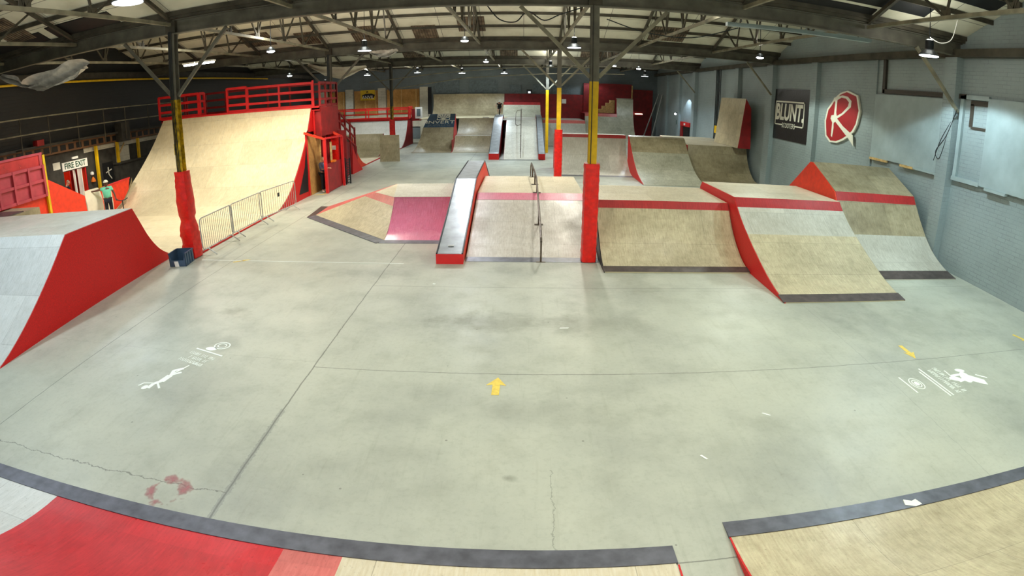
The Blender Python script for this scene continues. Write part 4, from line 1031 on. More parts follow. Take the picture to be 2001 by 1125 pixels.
# strut from column/wall and cables
t = thing('wall_strut', 'pale steel strut bracing the roof beam down to the right wall', 'brace', (12.2, 12.9, 4.6))
MB().bar((10.8, 12.85, 6.25), (12.48, 12.7, 4.62), .10, .08).build('strut_bar', STEELL, t)
t = thing('wall_strut', 'thin pale strut from second roof beam down to right wall', 'brace', (12.2, 25.5, 4.6))
MB().bar((10.9, 25.5, 6.2), (12.3, 25.5, 4.7), .08, .08).build('strut_bar', STEELL, t)
t = thing('wall_strut', 'thin pale strut from third roof beam down to right wall', 'brace', (12.2, 38.1, 4.6))
MB().bar((10.9, 38.1, 6.2), (12.3, 38.1, 4.7), .08, .08).build('strut_bar', STEELL, t)
for k, (pts) in enumerate(([(12.35, 12.6, 4.7), (12.3, 12.9, 3.9), (12.3, 13.3, 3.4), (12.3, 13.1, 3.2), (12.33, 12.9, 3.9)], [(12.35, 12.6, 4.6), (12.3, 13.1, 3.8), (12.3, 13.35, 3.1)])):
    MB().tube([Vector(p) for p in crv(pts, 5)], .012, 5).build('hanging_cable', EDGE, label=('looped' if k == 0 else 'straighter')+' dark cable hanging below strut on right wall pilaster', cat='cable')
t = thing('cable_bundle', 'vertical bundle of dark pipes running down the right wall left of the leaning panel', 'pipes', (12.4, 33.2, 1.8))
for k, y in enumerate((32.9, 33.15, 33.4, 33.7)): MB().tube([(12.32, y, 1.8), (12.32, y, 6.2)], .03, 6).build('pipe', EDGE, t)
MB().box(12.26, 12.3, 33.0, 33.5, 2.15, 2.62).build('warning_sign', label='small yellow warning sign on pipes by the leaning panel', mats=YELLOW, cat='sign')
t = thing('exit_door', 'far right doorway with bright red head panel in the blue wall', 'door', (12.5, 40.6, 0))
MB().box(12.52, 12.59, 39.8, 41.6, 0, 2.1).build('dark_opening', BLACK, t)
MB().box(12.42, 12.58, 39.5, 41.9, 2.1, 2.42).build('red_head_panel', REDRAIL, t)
MB().box(12.45, 12.58, 41.3, 41.9, 0, 2.1).build('red_leaf', DARKRED, t)
MB().box(12.41, 12.42, 40.5, 40.9, 2.18, 2.34).build('white_notice', WHITE, t)
for k, (y0, x0) in enumerate(((50.2, 10.9), (49.2, 11.5))):
    MB().bar((x0, y0-1.2, 0.02), (12.2+.1*k, y0-1.9, 4.5), .22, .06).build('leaning_plank', GALV, label=('left' if k == 0 else 'right')+' long grey board leaning against wall in far right corner', cat='plank')
t = thing('floodlight', 'small white wall lamp above the green sign near far exit door', 'lamp', (12.4, 43.3, 2.8))
MB().lathe((12.4, 43.3, 2.95), [(.02, -.08), (.09, -.05), (.10, 0), (.08, .05), (.02, .08)], 12).build('lens', GLOW_C, t)
MB().box(12.42, 12.58, 43.25, 43.35, 2.9, 3.1).build('bracket', EDGE, t)
MB().box(12.5, 12.58, 43.0, 43.35, 2.1, 2.45).build('exit_notice', GREENTXT, label='small green notice on right wall by the far exit door', cat='sign')

# ================================================================== back wall fixtures
for i, (a, b_2) in enumerate(((-18.75, -17.1), (-16.15, -13.75), (-12.9, -9.75))):
    t = thing('boarded_window', 'brown chipboard-covered window in back wall, %s' % ('leftmost of the three', 'the middle one with the yellow poster', 'rightmost and widest beside the dark doorway')[i], 'window', ((a+b_2)/2, YB-.05, 2.4))
    bd = MB().box(a, b_2, YB-.06, YB-.001, 2.38, 4.78).build('board', OSB, t)
    m = MB()
    for s in (.45, .9): m.box(a+(b_2-a)*s-.03, a+(b_2-a)*s+.03, YB-.09, YB-.06, 2.4, 4.75)
    m.build('batten', TIMBER, bd)
t = thing('poster', 'yellow poster with black emblem and white lettering on middle boarded window', 'poster', (-14.8, YB-.12, 3.85))
MB().box(-15.5, -14.06, YB-.12, YB-.10, 3.85, 4.82).build('sheet', YELPOST, t)
MB().prism([(-15.25, YB-.125, 4.05), (-14.2, YB-.125, 4.05), (-14.05, YB-.125, 4.35), (-14.4, YB-.125, 4.48), (-15.0, YB-.125, 4.48), (-15.35, YB-.125, 4.35)], (0, -.004, 0)).build('black_emblem', BLACK, t)
MB().prism([(-14.95, YB-.125, 4.6), (-14.7, YB-.125, 4.6), (-14.82, YB-.125, 4.75)], (0, -.004, 0)).build('small_emblem', BLACK, t)
text('ANVIL', .44, WHITE, frame3((1, 0, 0), (0, 0, 1), (-14.75, YB-.15, 4.12)), t, 'lettering', .003, .95)
for i, (a, b_2, z0, z1) in enumerate(((-8.25, -5.95, 4.28, 5.48), (-5.0, -2.4, 4.28, 5.5), (-1.3, -.2, 4.2, 5.0), (.9, 2.6, 4.2, 5.1), (2.7, 4.4, 4.2, 5.1))):
    MB().box(a, b_2, YB-.12, YB-.001, z0, z1).build('cladding_panel', BLUEG, label='flat blue-grey panel on back wall, %s' % ('far left above the wall ride', 'right one above the wall ride', 'small one above the roll-in', 'left of pair above red wall', 'right of pair above red wall')[i], cat='panel')
t = thing('notice_stand', 'small white framed notice on the mini ramp deck near the lettered ramp', 'sign', (-8.7, 45, 2.2))
MB().box(-9.05, -8.45, 45.0, 45.06, 2.2, 3.15).build('white_frame', WHITE, t)
MB().box(-8.92, -8.6, 44.98, 45.0, 2.4, 3.0).build('dark_picture', BLUEG, t)
MB().box(3.55, 3.95, 50.2, 50.24, 3.35, 3.75).build('notice', WHITE, label='small white notice pinned on the low red wall', cat='sign')
t = thing('wall_floodlight', 'small dark floodlight on top of the low red wall', 'lamp', (.55, 50.1, 4.22))
MB().box(.3, .8, 50.0, 50.2, 4.25, 4.6).build('housing', EDGE, t); MB().box(.45, .65, 49.97, 50.0, 4.27, 4.4).build('lens', GLOW_C, t)
MB().tube([Vector(p) for p in crv([(2.0, YB-.15, 5.6), (2.05, YB-.15, 4.9), (2.25, YB-.15, 4.75), (2.45, YB-.15, 4.9), (2.5, YB-.15, 5.6)], 5)], .02, 5).build('hanging_cable', EDGE, label='dark looped cable hanging on upper back wall panel', cat='cable')

# ================================================================== left wall fixtures
t = thing('catwalk_railing', 'thin pale two-bar railing along the black left wall ledge', 'railing', (XL+.85, 20, 3.1))
m = MB()
for z in (4.05, 4.70): m.tube([(-19.5, 6, z), (-19.5, 27.5, z)], .03, 6)
m.build('rails', STEELL, t)
for y in (9.3, 11.0, 12.7, 14.0, 15.5, 17.1, 18.9, 20.7, 22.3, 24.2, 25.9): MB().tube([(-19.5, y, 3.1), (-19.5, y, 4.72)], .028, 6).build('upright', STEELD, t)
for y in (9.3, 12.7, 15.5, 18.9, 22.3, 25.9): MB().bar((-19.5, y, 3.46), (XL+.3, y, 3.46), .06).build('bracket', STEELD, t)
for i, y in enumerate((20.55, 22.15, 23.85)):
    MB().bar((-20.15, y, 0), (-20.1, y, 3.02), .13, .13).build('yellow_post', YELLOW, label='yellow-painted wall post on left wall, %s' % ('just right of the fire exit', 'middle one beside the pinkish patch', 'rightmost near the vert ramp edge')[i], cat='post')
MB().bar((-20.1, 22.2, 2.35), (-20.1, 22.7, 2.9), .05).build('timber_brace', TIMBER, label='short slanted timber brace beside the middle yellow post', cat='brace')
MB().box(XL+.065, XL+.08, 22.2, 23.3, 1.75, 2.75).build('flaking_patch', BRICKW, label='pale flaking plaster patch on wall behind middle yellow post', cat='panel')
MB().box(XL+.3, XL+.75, 22.1, 22.75, 3.0, 3.95).build('loudspeaker_box', DGREY, label='dark grey box speaker on the left wall ledge', cat='speaker')
MB().box(XL+.3, XL+.6, 16.6, 17.0, 3.5, 3.75).build('red_box', DARKRED, label='small red box on the left wall ledge', cat='box')
t = thing('fire_exit_sign', 'long white FIRE EXIT sign above the left wall doorway', 'sign', (XL+.1, 19.2, 2.15))
MB().box(XL+.065, XL+.10, 18.35, 20.05, 2.16, 2.54).build('sign_board', WHITE, t)
text('FIRE EXIT', .36, GREENTXT, frame3((0, 1, 0), (0, 0, 1), (XL+.105, 19.2, 2.35)), t, 'lettering', .003, .95, offset=.008)
MB().box(XL+.065, XL+.16, 19.0, 19.4, 2.62, 2.72).build('exit_light_box', WHITE, label='small white emergency light box above the FIRE EXIT sign', cat='light')
MB().box(XL+.065, XL+.08, 17.8, 18.25, 2.3, 2.62).build('paper_notice', SIGNCREAM, label='pale paper notice left of the FIRE EXIT sign', cat='sign')
t = thing('door_1', None, None, (XL, 19.2, 0), kind='structure')
MB().box(XL-2.2, XL-2.1, 17.5, 21, 0, 2.4).build('passage_back_wall', REDORANGE, t)
MB().box(XL-2.2, XL-.3, 21, 21.1, 0, 2.4).box(XL-2.2, XL-.3, 17.4, 17.5, 0, 2.4).build('passage_side_walls', REDORANGE, t)
MB().box(XL-2.2, XL-.3, 17.4, 21.1, 2.4, 2.5).box(XL-2.2, XL-.3, 17.4, 21.1, -.1, 0).build('passage_lining', SIGNCREAM, t)
MB().box(XL-1.24, XL-1.2, 20.0, 20.7, 0, 2.1).build('open_door_leaf', DARKRED, t)
MB().box(XL-.3, XL-.2, 19.35, 19.42, 0, 2.12).box(XL-.25, XL+.02, 19.6, 19.66, 0, 2.12).build('white_jamb', WHITE, t)
MB().box(XL-.2, XL-.18, 19.66, 19.86, 0, 2.12).build('glazed_strip', YELPOST, t)
MB().box(XL-.3, XL+.03, 19.88, 19.97, 0, 2.14).build('red_jamb', REDRAIL, t)
MB().box(XL-2.1, XL-2.08, 18.2, 18.6, 1.3, 1.9).build('white_poster', WHITE, t)
t = thing('fire_alarm', 'white and amber alarm bell with beacon right of fire exit', 'alarm', (XL+.1, 20.2, 1.4))
MB().lathe((XL+.12, 20.25, 1.75), [(.03, -.09), (.09, -.06), (.10, .0), (.08, .07), (.02, .09)], 12).build('white_bell', WHITE, t)
MB().lathe((XL+.12, 20.28, 1.45), [(.13, -.10), (.12, -.02), (.06, .08), (.01, .14)], 12).build('amber_beacon', ORANGE, t)
t = thing('wall_graffiti', 'black board with white painted stick figure mark between yellow posts', 'sign', (XL+.08, 21.5, 1.3))
MB().box(XL+.065, XL+.08, 21.1, 21.9, 1.1, 2.1).build('board', BLACK, t)
MB().bar((XL+.085, 21.5, 1.85), (XL+.085, 21.5, 1.5), .01, .06).bar((XL+.085, 21.3, 1.6), (XL+.085, 21.75, 1.72), .01, .05).bar((XL+.085, 21.5, 1.5), (XL+.085, 21.7, 1.25), .01, .05).build('figure_mark', SIGNCREAM, t)
t = thing('dark_counter', 'dark boxy shelf unit on left wall right of the graffiti board', 'cabinet', (XL+.3, 23, 0))
MB().box(XL+.07, XL+.5, 21.9, 24.6, 1.9, 1.98).box(XL+.07, XL+.4, 22.0, 24.5, .2, 1.9).build('body', DGREY, t)

# ================================================================== hanging tarpaulins
def tarp(top, bot, label, mat=TARP):
    n = 24; m = MB(); v = []; rnd = random.Random(len(label))
    def at(pl, t_):
        q = t_*(len(pl)-1); k = min(int(q), len(pl)-2); return Vector(pl[k]).lerp(Vector(pl[k+1]), q-k)
    for i in range(n+1):
        a, b = at(top, i/n), at(bot, i/n)
        for j in range(9):
            p = a.lerp(b, j/8); p.y += .10*math.sin(j*1.3+i*.5)+.25*math.sin(PI*j/8)-.12; p.z += rnd.uniform(-.012, .012)-.05*math.sin(PI*j/8)
            v.append(p)
    f = [(i*9+j, i*9+j+1, (i+1)*9+j+1, (i+1)*9+j) for i in range(n) for j in range(8)]
    m.add(v, f).build('hanging_tarpaulin', mat, None, smooth=True, label=label, cat='tarpaulin')
tarp([(-16.31, 12.30, 6.15), (-15.35, 12.30, 5.93), (-15.03, 12.30, 5.66), (-14.70, 12.30, 5.77), (-14.31, 12.30, 5.85), (-13.46, 12.30, 5.84), (-12.76, 12.30, 6.0), (-12.09, 12.30, 5.95)],
     [(-16.58, 12.50, 6.11), (-15.90, 12.50, 5.76), (-15.24, 12.50, 5.52), (-14.72, 12.50, 5.41), (-14.17, 12.50, 5.28), (-13.36, 12.50, 5.40), (-12.78, 12.50, 5.49), (-12.43, 12.50, 5.69)], 'crumpled grey tarpaulin slung under the nearest beam at far left')
tarp([(-6.93, 24.00, 6.21), (-6.45, 24.00, 6.21), (-5.98, 24.00, 6.23), (-5.56, 24.00, 6.23)], [(-6.89, 24.20, 6.13), (-6.51, 24.20, 5.92), (-6.08, 24.20, 5.88), (-5.70, 24.20, 6.14)], 'small grey tarpaulin slung beside lamp under second beam')
tarp([(-12.40, 30.00, 6.29), (-11.45, 30.00, 6.04), (-10.20, 30.00, 5.93), (-8.80, 30.00, 5.93)], [(-12.47, 30.30, 6.18), (-11.42, 30.30, 5.51), (-10.26, 30.30, 5.23), (-8.95, 30.30, 5.81)], 'long cream tarpaulin sagging behind the second left column', CREAMPAD)
MB().tube([Vector(p) for p in crv([(-.9, 13.6, 6.35), (-.6, 13.6, 6.0), (-.2, 13.7, 5.95), (.1, 13.6, 6.2), (.5, 13.6, 5.98), (.9, 13.7, 6.15), (1.4, 13.5, 6.3)], 6)], .016, 5).build('hanging_cable', EDGE, label='looping dark cables slung below beam left of the near right column', cat='cable')
MB().tube([Vector(p) for p in crv([(2.0, 13.2, 6.0), (3.0, 13.4, 5.75), (4.2, 13.4, 5.7), (5.4, 13.3, 6.05)], 6)], .014, 5).build('hanging_cable', EDGE, label='slack dark cable right of the near right column', cat='cable')
t = thing('ventilation_duct', 'long pale rectangular duct running below nearest beam towards the right wall', 'duct', (7.5, 13.8, 6.1))
MB().bar((5.28, 13.8, 6.20), (9.82, 13.8, 6.30), .16, .10).build('duct_casing', SMOOTHB, t)
for x in (5.7, 7.5, 9.4): MB().bar((x, 13.8, 6.3), (x, 13.8, 7.0), .02).build('hanger', EDGE, t)

# ================================================================== floor paint
def mark(pts, mat, name, label, cat='floor marking', group=None, z=.004):
    MB().prism([(x, y, .001) for x, y in pts], (0, 0, z-.001)).build(name, mat, label=label, cat=cat, group=group)
def arrow(cx, cy, ang, L_, w, label):
    c, s = math.cos(ang), math.sin(ang)
    pts = [(-w*.45, -L_/2), (w*.40, -L_/2), (w*.45, L_*.08), (w*1.15, L_*.02), (0.02, L_/2), (-w*1.15, L_*.04), (-w*.4, L_*.08)]
    mark([(cx+a*c-b*s, cy+a*s+b*c) for a, b in pts], YTAPE, 'floor_arrow', label)
arrow(-.36, 6.80, 0, .50, .13, 'yellow painted arrow pointing up the floor in the foreground centre')
arrow(7.24, 7.48, PI+.0, .55, .11, 'yellow painted arrow pointing down beside the right skater stencil')
arrow(10.9, 7.6, PI+.35, .5, .1, 'yellow painted arrow at the extreme right edge of the floor')
arrow(-7.55, 12.6, -1.0, .5, .06, 'faded yellow arrow on floor near the left padded column')
def skater(cx, cy, ang, sc_, pts_list, label):
    c, s = math.cos(ang)*sc_, math.sin(ang)*sc_
    t = thing('floor_stencil', label, 'floor marking', (cx, cy, .001))
    for nm, polys in pts_list:
        m = MB()
        for q_, pl in enumerate(polys): m.prism([(cx+a*c-b*s, cy+a*s+b*c, .001) for a, b in pl], (0, 0, .002+.0004*q_ if len(polys) < 30 else .003))
        m.build(nm, LINER, t)
    return t
def seg(a, b, w):
    a, b = Vector(a), Vector(b); d = (b-a).normalized(); n = Vector((-d.y, d.x))*w/2
    return [tuple(a-n), tuple(b-n), tuple(b+n), tuple(a+n)]
def disc(cx, cy, rx, ry, n=14): return [(cx+rx*math.cos(2*PI*k/n), cy+ry*math.sin(2*PI*k/n)) for k in range(n)]
def ring(cx, cy, rx, ry, w, n=16):
    o = []
    for k in range(n):
        a, b = 2*PI*k/n, 2*PI*(k+1)/n
        o.append([(cx+rx*math.cos(a), cy+ry*math.sin(a)), (cx+rx*math.cos(b), cy+ry*math.sin(b)), (cx+(rx-w)*math.cos(b), cy+(ry-w)*math.sin(b)), (cx+(rx-w)*math.cos(a), cy+(ry-w)*math.sin(a))])
    return o
def glyphs(x0, y0, wid, rowsn, ch, rnd, step=.052):
    o = []
    for r in range(rowsn):
        x = x0+rnd.uniform(0, .06)
        while x < x0+wid-rnd.uniform(0, .1):
            y = y0-r*ch*1.5
            if rnd.random() < .86:
                o.append(seg((x, y), (x, y-ch), .014)); 
                if rnd.random() < .7: o.append(seg((x+.02, y-rnd.choice((0, ch/2, ch))), (x+.036, y-rnd.choice((0, ch/2, ch))-.001), .012))
            x += step
    return o
rnd = random.Random(3)
fig = [seg((-.5, .03), (-.30, .08), .10), seg((-.32, .08), (-.12, .0), .10), seg((-.15, .0), (.12, .04), .16), seg((.1, .0), (.32, .16), .09), seg((.3, .16), (.5, .02), .09), seg((.05, .08), (.36, -.08), .07), disc(-.52, .12, .09, .07), seg((-.3, .1), (-.42, .3), .04), seg((-.42, .3), (-.56, .32), .04), seg((-.25, .0), (-.36, -.22), .05), seg((.22, .04), (.66, .02), .04)]
# local x = away from camera direction roughly
skater(-5.70, 6.40, PI*.5-.35, .85, [('skater_figure', [[(a*.9, b*.9) for a, b in p] for p in fig])], 'white skater stencil upside down on the left floor')
skater(-5.56, 7.12, -.30, .9, [('stencil_lettering', glyphs(-.35, .22, .75, 3, .10, rnd)+[seg((-.36, .34), (.42, .34), .035)])], 'white stencilled lettering block beside the left floor skater')
skater(-5.32, 7.68, -.1, 1.0, [('round_badge', ring(0, 0, .17, .14, .025)+ring(0, 0, .10, .08, .02)+[disc(-.14, -.16, .12, .07)])], 'small white round badge stencil above the left lettering')
fig2 = [disc(0, 0, .13, .22), seg((-.1, .1), (-.36, .0), .08), disc(-.02, .28, .12, .07), seg((-.36, .0), (-.42, .22), .03), disc(-.3, -.1, .14, .09), seg((-.1, -.1), (-.26, -.2), .1), [(0, .16), (.42, -.06), (.42, -.26), (.30, -.24), (-.02, -.1)], seg((.3, .14), (.55, .04), .045)]
skater(7.82, 6.38, -.30, .9, [('skater_figure', fig2)], 'white crouching skater stencil on the right floor')
skater(7.22, 6.37, -1.50, .95, [('stencil_lettering', glyphs(-.45, .22, .95, 2, .11, rnd)+[seg((-.5, -.2), (.5, -.2), .035), seg((-.4, -.28), (.5, -.28), .035)])], 'white stencilled lettering block beside the right floor skater')
skater(6.58, 6.36, -1.50, .95, [('round_badge', ring(0, .0, .2, .14, .02)+ring(-.0, 0, .13, .09, .02)+[disc(0, 0, .07, .05), seg((-.28, -.22), (.28, -.22), .03)])], 'white round badge stencil left of the right lettering')
mark([(-4.5, 3.66), (-3.6, 3.66), (-3.6, 4.25), (-4.5, 4.25)], STAIN, 'paint_stain', 'pale pink ring-shaped paint stain beside the grey toe plate', 'stain')
mark([(-8.9, 12.62), (-2.95, 12.52), (-2.95, 12.54), (-8.9, 12.65)], LINER, 'floor_line', 'faint long white line across the floor between left column and grind box', 'floor marking')
for i, (x, y, a, w, l, lb) in enumerate(((.78, 8.86, .1, .09, .018, 'small white tape scrap on the floor centre'), (2.25, 5.05, -.9, .06, .016, 'small white paint fleck on the lower right floor'), (3.45, 5.9, -.6, .07, .014, 'tiny white fleck left of the right skater stencil'), (-1.95, 11.1, 0, .035, .025, 'tiny white scrap in front of the grind box'))):
    c, s = math.cos(a), math.sin(a); mark([(x+p*c-q*s, y+p*s+q*c) for p, q in ((-w, -l*.6), (w*.7, -l), (w, l*.5), (-w*.8, l))], LINER, 'paper_scrap', lb, 'scrap')
mark([(4.45, 3.83), (4.55, 3.78), (4.62, 3.80), (4.66, 3.70), (4.55, 3.68), (4.42, 3.74)], LINER, 'paper_scrap', 'torn white sticker on the right foreground toe plate', 'scrap', z=.03)
mark([(-9.1, 22.0), (-8.75, 22.1), (-8.55, 22.5), (-8.6, 22.55), (-8.8, 22.2), (-9.1, 22.07)], YTAPE, 'floor_tape', 'yellow floor tape at the booth entrance', 'floor marking')
mark([(-5.9, 17.9+1.2), (-5.6, 19.2), (-5.5, 19.4), (-5.85, 19.3)], YTAPE, 'floor_arrow', 'faded yellow paint dab on floor left of the hip ramp', 'floor marking')

# ================================================================== lamps
LAMPS = []
def spot(x, y, z, P, col, size=2.52, blend=.3, rad=.25):
    if x > 8 and y < 30: size, blend = 2.42, .12
    l = bpy.data.lights.new('lamp_or_fill', 'SPOT'); l.energy = P; l.color = col; l.spot_size = size; l.spot_blend = blend; l.shadow_soft_size = rad
    o = bpy.data.objects.new('lamp_or_fill', l); COL.objects.link(o); o.location = (x, y, z)
    if z > 5:
        q = bpy.data.lights.new('roof_fill', 'POINT'); q.energy = P*(.03 if x > 8 and y < 30 else .15 if y < 13 and x < 9 else .10 if y > 24 else .085); q.color = (1, .97, .86); q.shadow_soft_size = .2  # added point light above each spot, brightens roof lining and upper walls
        qo = bpy.data.objects.new('roof_fill', q); COL.objects.link(qo); qo.location = (x, y, z+.62)
    return o
COOL = (.74, .89, 1.0); NEUT = (1, .95, .81); WRM = (1, .89, .70); GRN = (.88, 1, .88)
lampproto = None
def roofz(y):
    for i in range(4):
        if rows[i] <= y <= rows[i+1]: return ZE+SL*(6.3-abs(y-(rows[i]+rows[i+1])/2))
    return ZE
def cord(t, x, y, z): MB().tube([(x, y, z), (x, y, roofz(y)-.02)], .012, 5).build('suspension_cord', EDGE, t)
def highbay(x, y, z, label, P, col, glow=None, blend=.3, size=2.52):
    global lampproto
    if lampproto is None:
        t = thing('high_bay_lamp', label, 'lamp', (x, y, z), 'high bay lamps under the roof')
        rf = MB().lathe((x, y, z), [(.28, .0), (.285, .015), (.20, .10), (.13, .16), (.11, .17)], 24).build('reflector', EDGE, t, smooth=True)
        MB().lathe((x, y, z+.17), [(.11, 0), (.12, .02), (.12, .22), (.09, .25), (.03, .26)], 16).build('ballast_housing', EDGE, t, smooth=True)
        MB().lathe((x, y, z-.012), [(.262, 0), (.264, .01)], 24).build('lit_lens', GLOW_C, rf)
        lampproto = t
    else: t = copy_thing(lampproto, (x, y, z), label)
    if glow:
        for c in t.children_recursive:
            if c.name.startswith('lit_lens'): c.data = c.data.copy(); c.data.materials[0] = glow
    cord(t, x, y, z+.42)
    spot(x, y, z-.03, P, col, size, blend)
    return t
ledproto = None
def led(x, y, z, label, P, col):
    global ledproto
    if ledproto is None:
        t = thing('led_lamp', label, 'lamp', (x, y, z), 'compact LED lamps under the roof')
        MB().lathe((x, y, z), [(.15, 0), (.16, .03), (.10, .12), (.05, .16)], 16).build('housing', EDGE, t, smooth=True)
        MB().lathe((x, y, z-.05), [(.09, 0), (.14, .02), (.145, .05)], 16).build('lit_lens', GLOWB, t, smooth=True)
        ledproto = t
    else: t = copy_thing(ledproto, (x, y, z), label)
    cord(t, x, y, z+.15)
    spot(x, y, z-.08, P, col, 2.5, .3)
    return t
GLOWB = emit('lamp_glow_bright', (.95, .98, 1), 30)
K = 1.0
highbay(-6.30, 7.4, 6.0, 'large round high bay lamp at top left of the nearest roof bay', 900*K, COOL)
highbay(-6.23, 21.0, 5.98, 'round high bay lamp hanging under the second beam left of centre', 1350*K, NEUT, GLOW_C)
highbay(1.95, 21.2, 5.98, 'round high bay lamp beside the near right column brace', 1900*K, NEUT)
highbay(10.2, 11.6, 5.88, 'round high bay lamp with curled white cord at upper right', 1500*K, (.74, .95, 1))
led(-8.98, 18.3, 6.0, 'compact bright lamp between the left columns', 1050*K, WRM)
led(-2.18, 20.3, 6.15, 'compact bright lamp left of centre below the second beam', 1200*K, (.92, .96, 1))
led(9.13, 20.1, 6.0, 'compact bright lamp near the blue right wall', 1150*K, GRN)
led(7.39, 34.8, 6.0, 'compact bright lamp right of the pair beyond the right column', 850*K, COOL)
led(5.61, 33.8, 6.05, 'compact bright lamp left of the pair beyond the right column', 1190*K, NEUT)
led(-2.17, 31.8, 6.05, 'compact bright lamp in the middle of the third roof bay', 1360*K, COOL)
highbay(-13.0, 44.5, 6.0, 'distant high bay lamp above the far mini ramp', 1500*K, NEUT)
led(-13.9, 30.8, 5.7, 'small hanging lamp behind the vert ramp deck', 765*K, NEUT)
highbay(-17.7, 47, 5.5, 'distant high bay lamp near the left boarded window', 425*K, COOL)
highbay(1.8, 36.7, 6.0, 'distant high bay lamp left of the near right column', 1530*K, COOL)
highbay(6.07, 49.0, 5.85, 'tiny distant lamp above the red back wall', 272*K, COOL)
highbay(9.33, 41.6, 5.8, 'distant high bay lamp above the back right corner', 425*K, COOL)
highbay(-8.6, 44.0, 6.0, 'distant flat lamp above the lettered ramp, left one', 850*K, COOL)
highbay(-5.0, 44.5, 5.9, 'distant flat lamp above the lettered ramp, right one', 1020*K, COOL)
highbay(-1.6, 45.5, 5.9, 'distant flat lamp above the roll-in deck', 1190*K, COOL)
t = thing('batten_light', 'twin fluorescent batten glowing behind the near left column', 'lamp', (-11.9, 18.0, 5.8))
for a, b_2 in ((-12.6, -12.05), (-12.0, -11.2)):
    MB().box(a, b_2, 17.9, 18.1, 5.86, 5.92).build('housing', WHITE, t); MB().tube([(a+.02, 18, 5.83), (b_2-.02, 18, 5.83)], .035, 8).build('glowing_tube', GLOWB, t)
spot(-12.0, 18.0, 5.75, 1400, WRM, 2.8, .5)
MB().tube([Vector(p) for p in crv([(10.2, 11.6, 6.35), (10.5, 11.5, 6.25), (10.8, 11.4, 6.4), (10.9, 11.3, 6.9)], 5)], .014, 5).build('white_cord', WHITE, label='curled white cord running up from the upper right lamp', cat='cable')
# added fill lights with no lamp bodies, most out of frame near the viewpoint
for (x, y, P, c) in ((-11.5, 6.8, 1000, COOL), (-1.8, 6.0, 640, NEUT), (2.6, 6.4, 620, NEUT), (6.6, 6.6, 680, GRN), (11.0, 5.0, 800, (.76, .96, 1)), (-5.5, 1.5, 500, COOL), (.5, 1.2, 330, NEUT), (6.5, 1.2, 450, NEUT),
                     (-18.6, 14.5, 300, WRM), (-14.2, 14.5, 700, COOL), (5.0, 14.6, 260, NEUT), (-18.8, 19.6, 220, WRM)):
    spot(x, y, 5.9 if x > -18 else 3.4, P, c)
l = bpy.data.lights.new('passage_light', 'POINT'); l.energy = 60; l.color = WRM; l.shadow_soft_size = .15
o = bpy.data.objects.new('passage_light', l); COL.objects.link(o); o.location = (XL-1.2, 19.0, 2.1)
l = bpy.data.lights.new('wall_lamp_light', 'SPOT'); l.energy = 260; l.color = (.7, .85, 1); l.spot_size = 2.0; l.spot_blend = .25
o = bpy.data.objects.new('wall_lamp_light', l); COL.objects.link(o); o.location = (12.0, 40.3, 4.6)

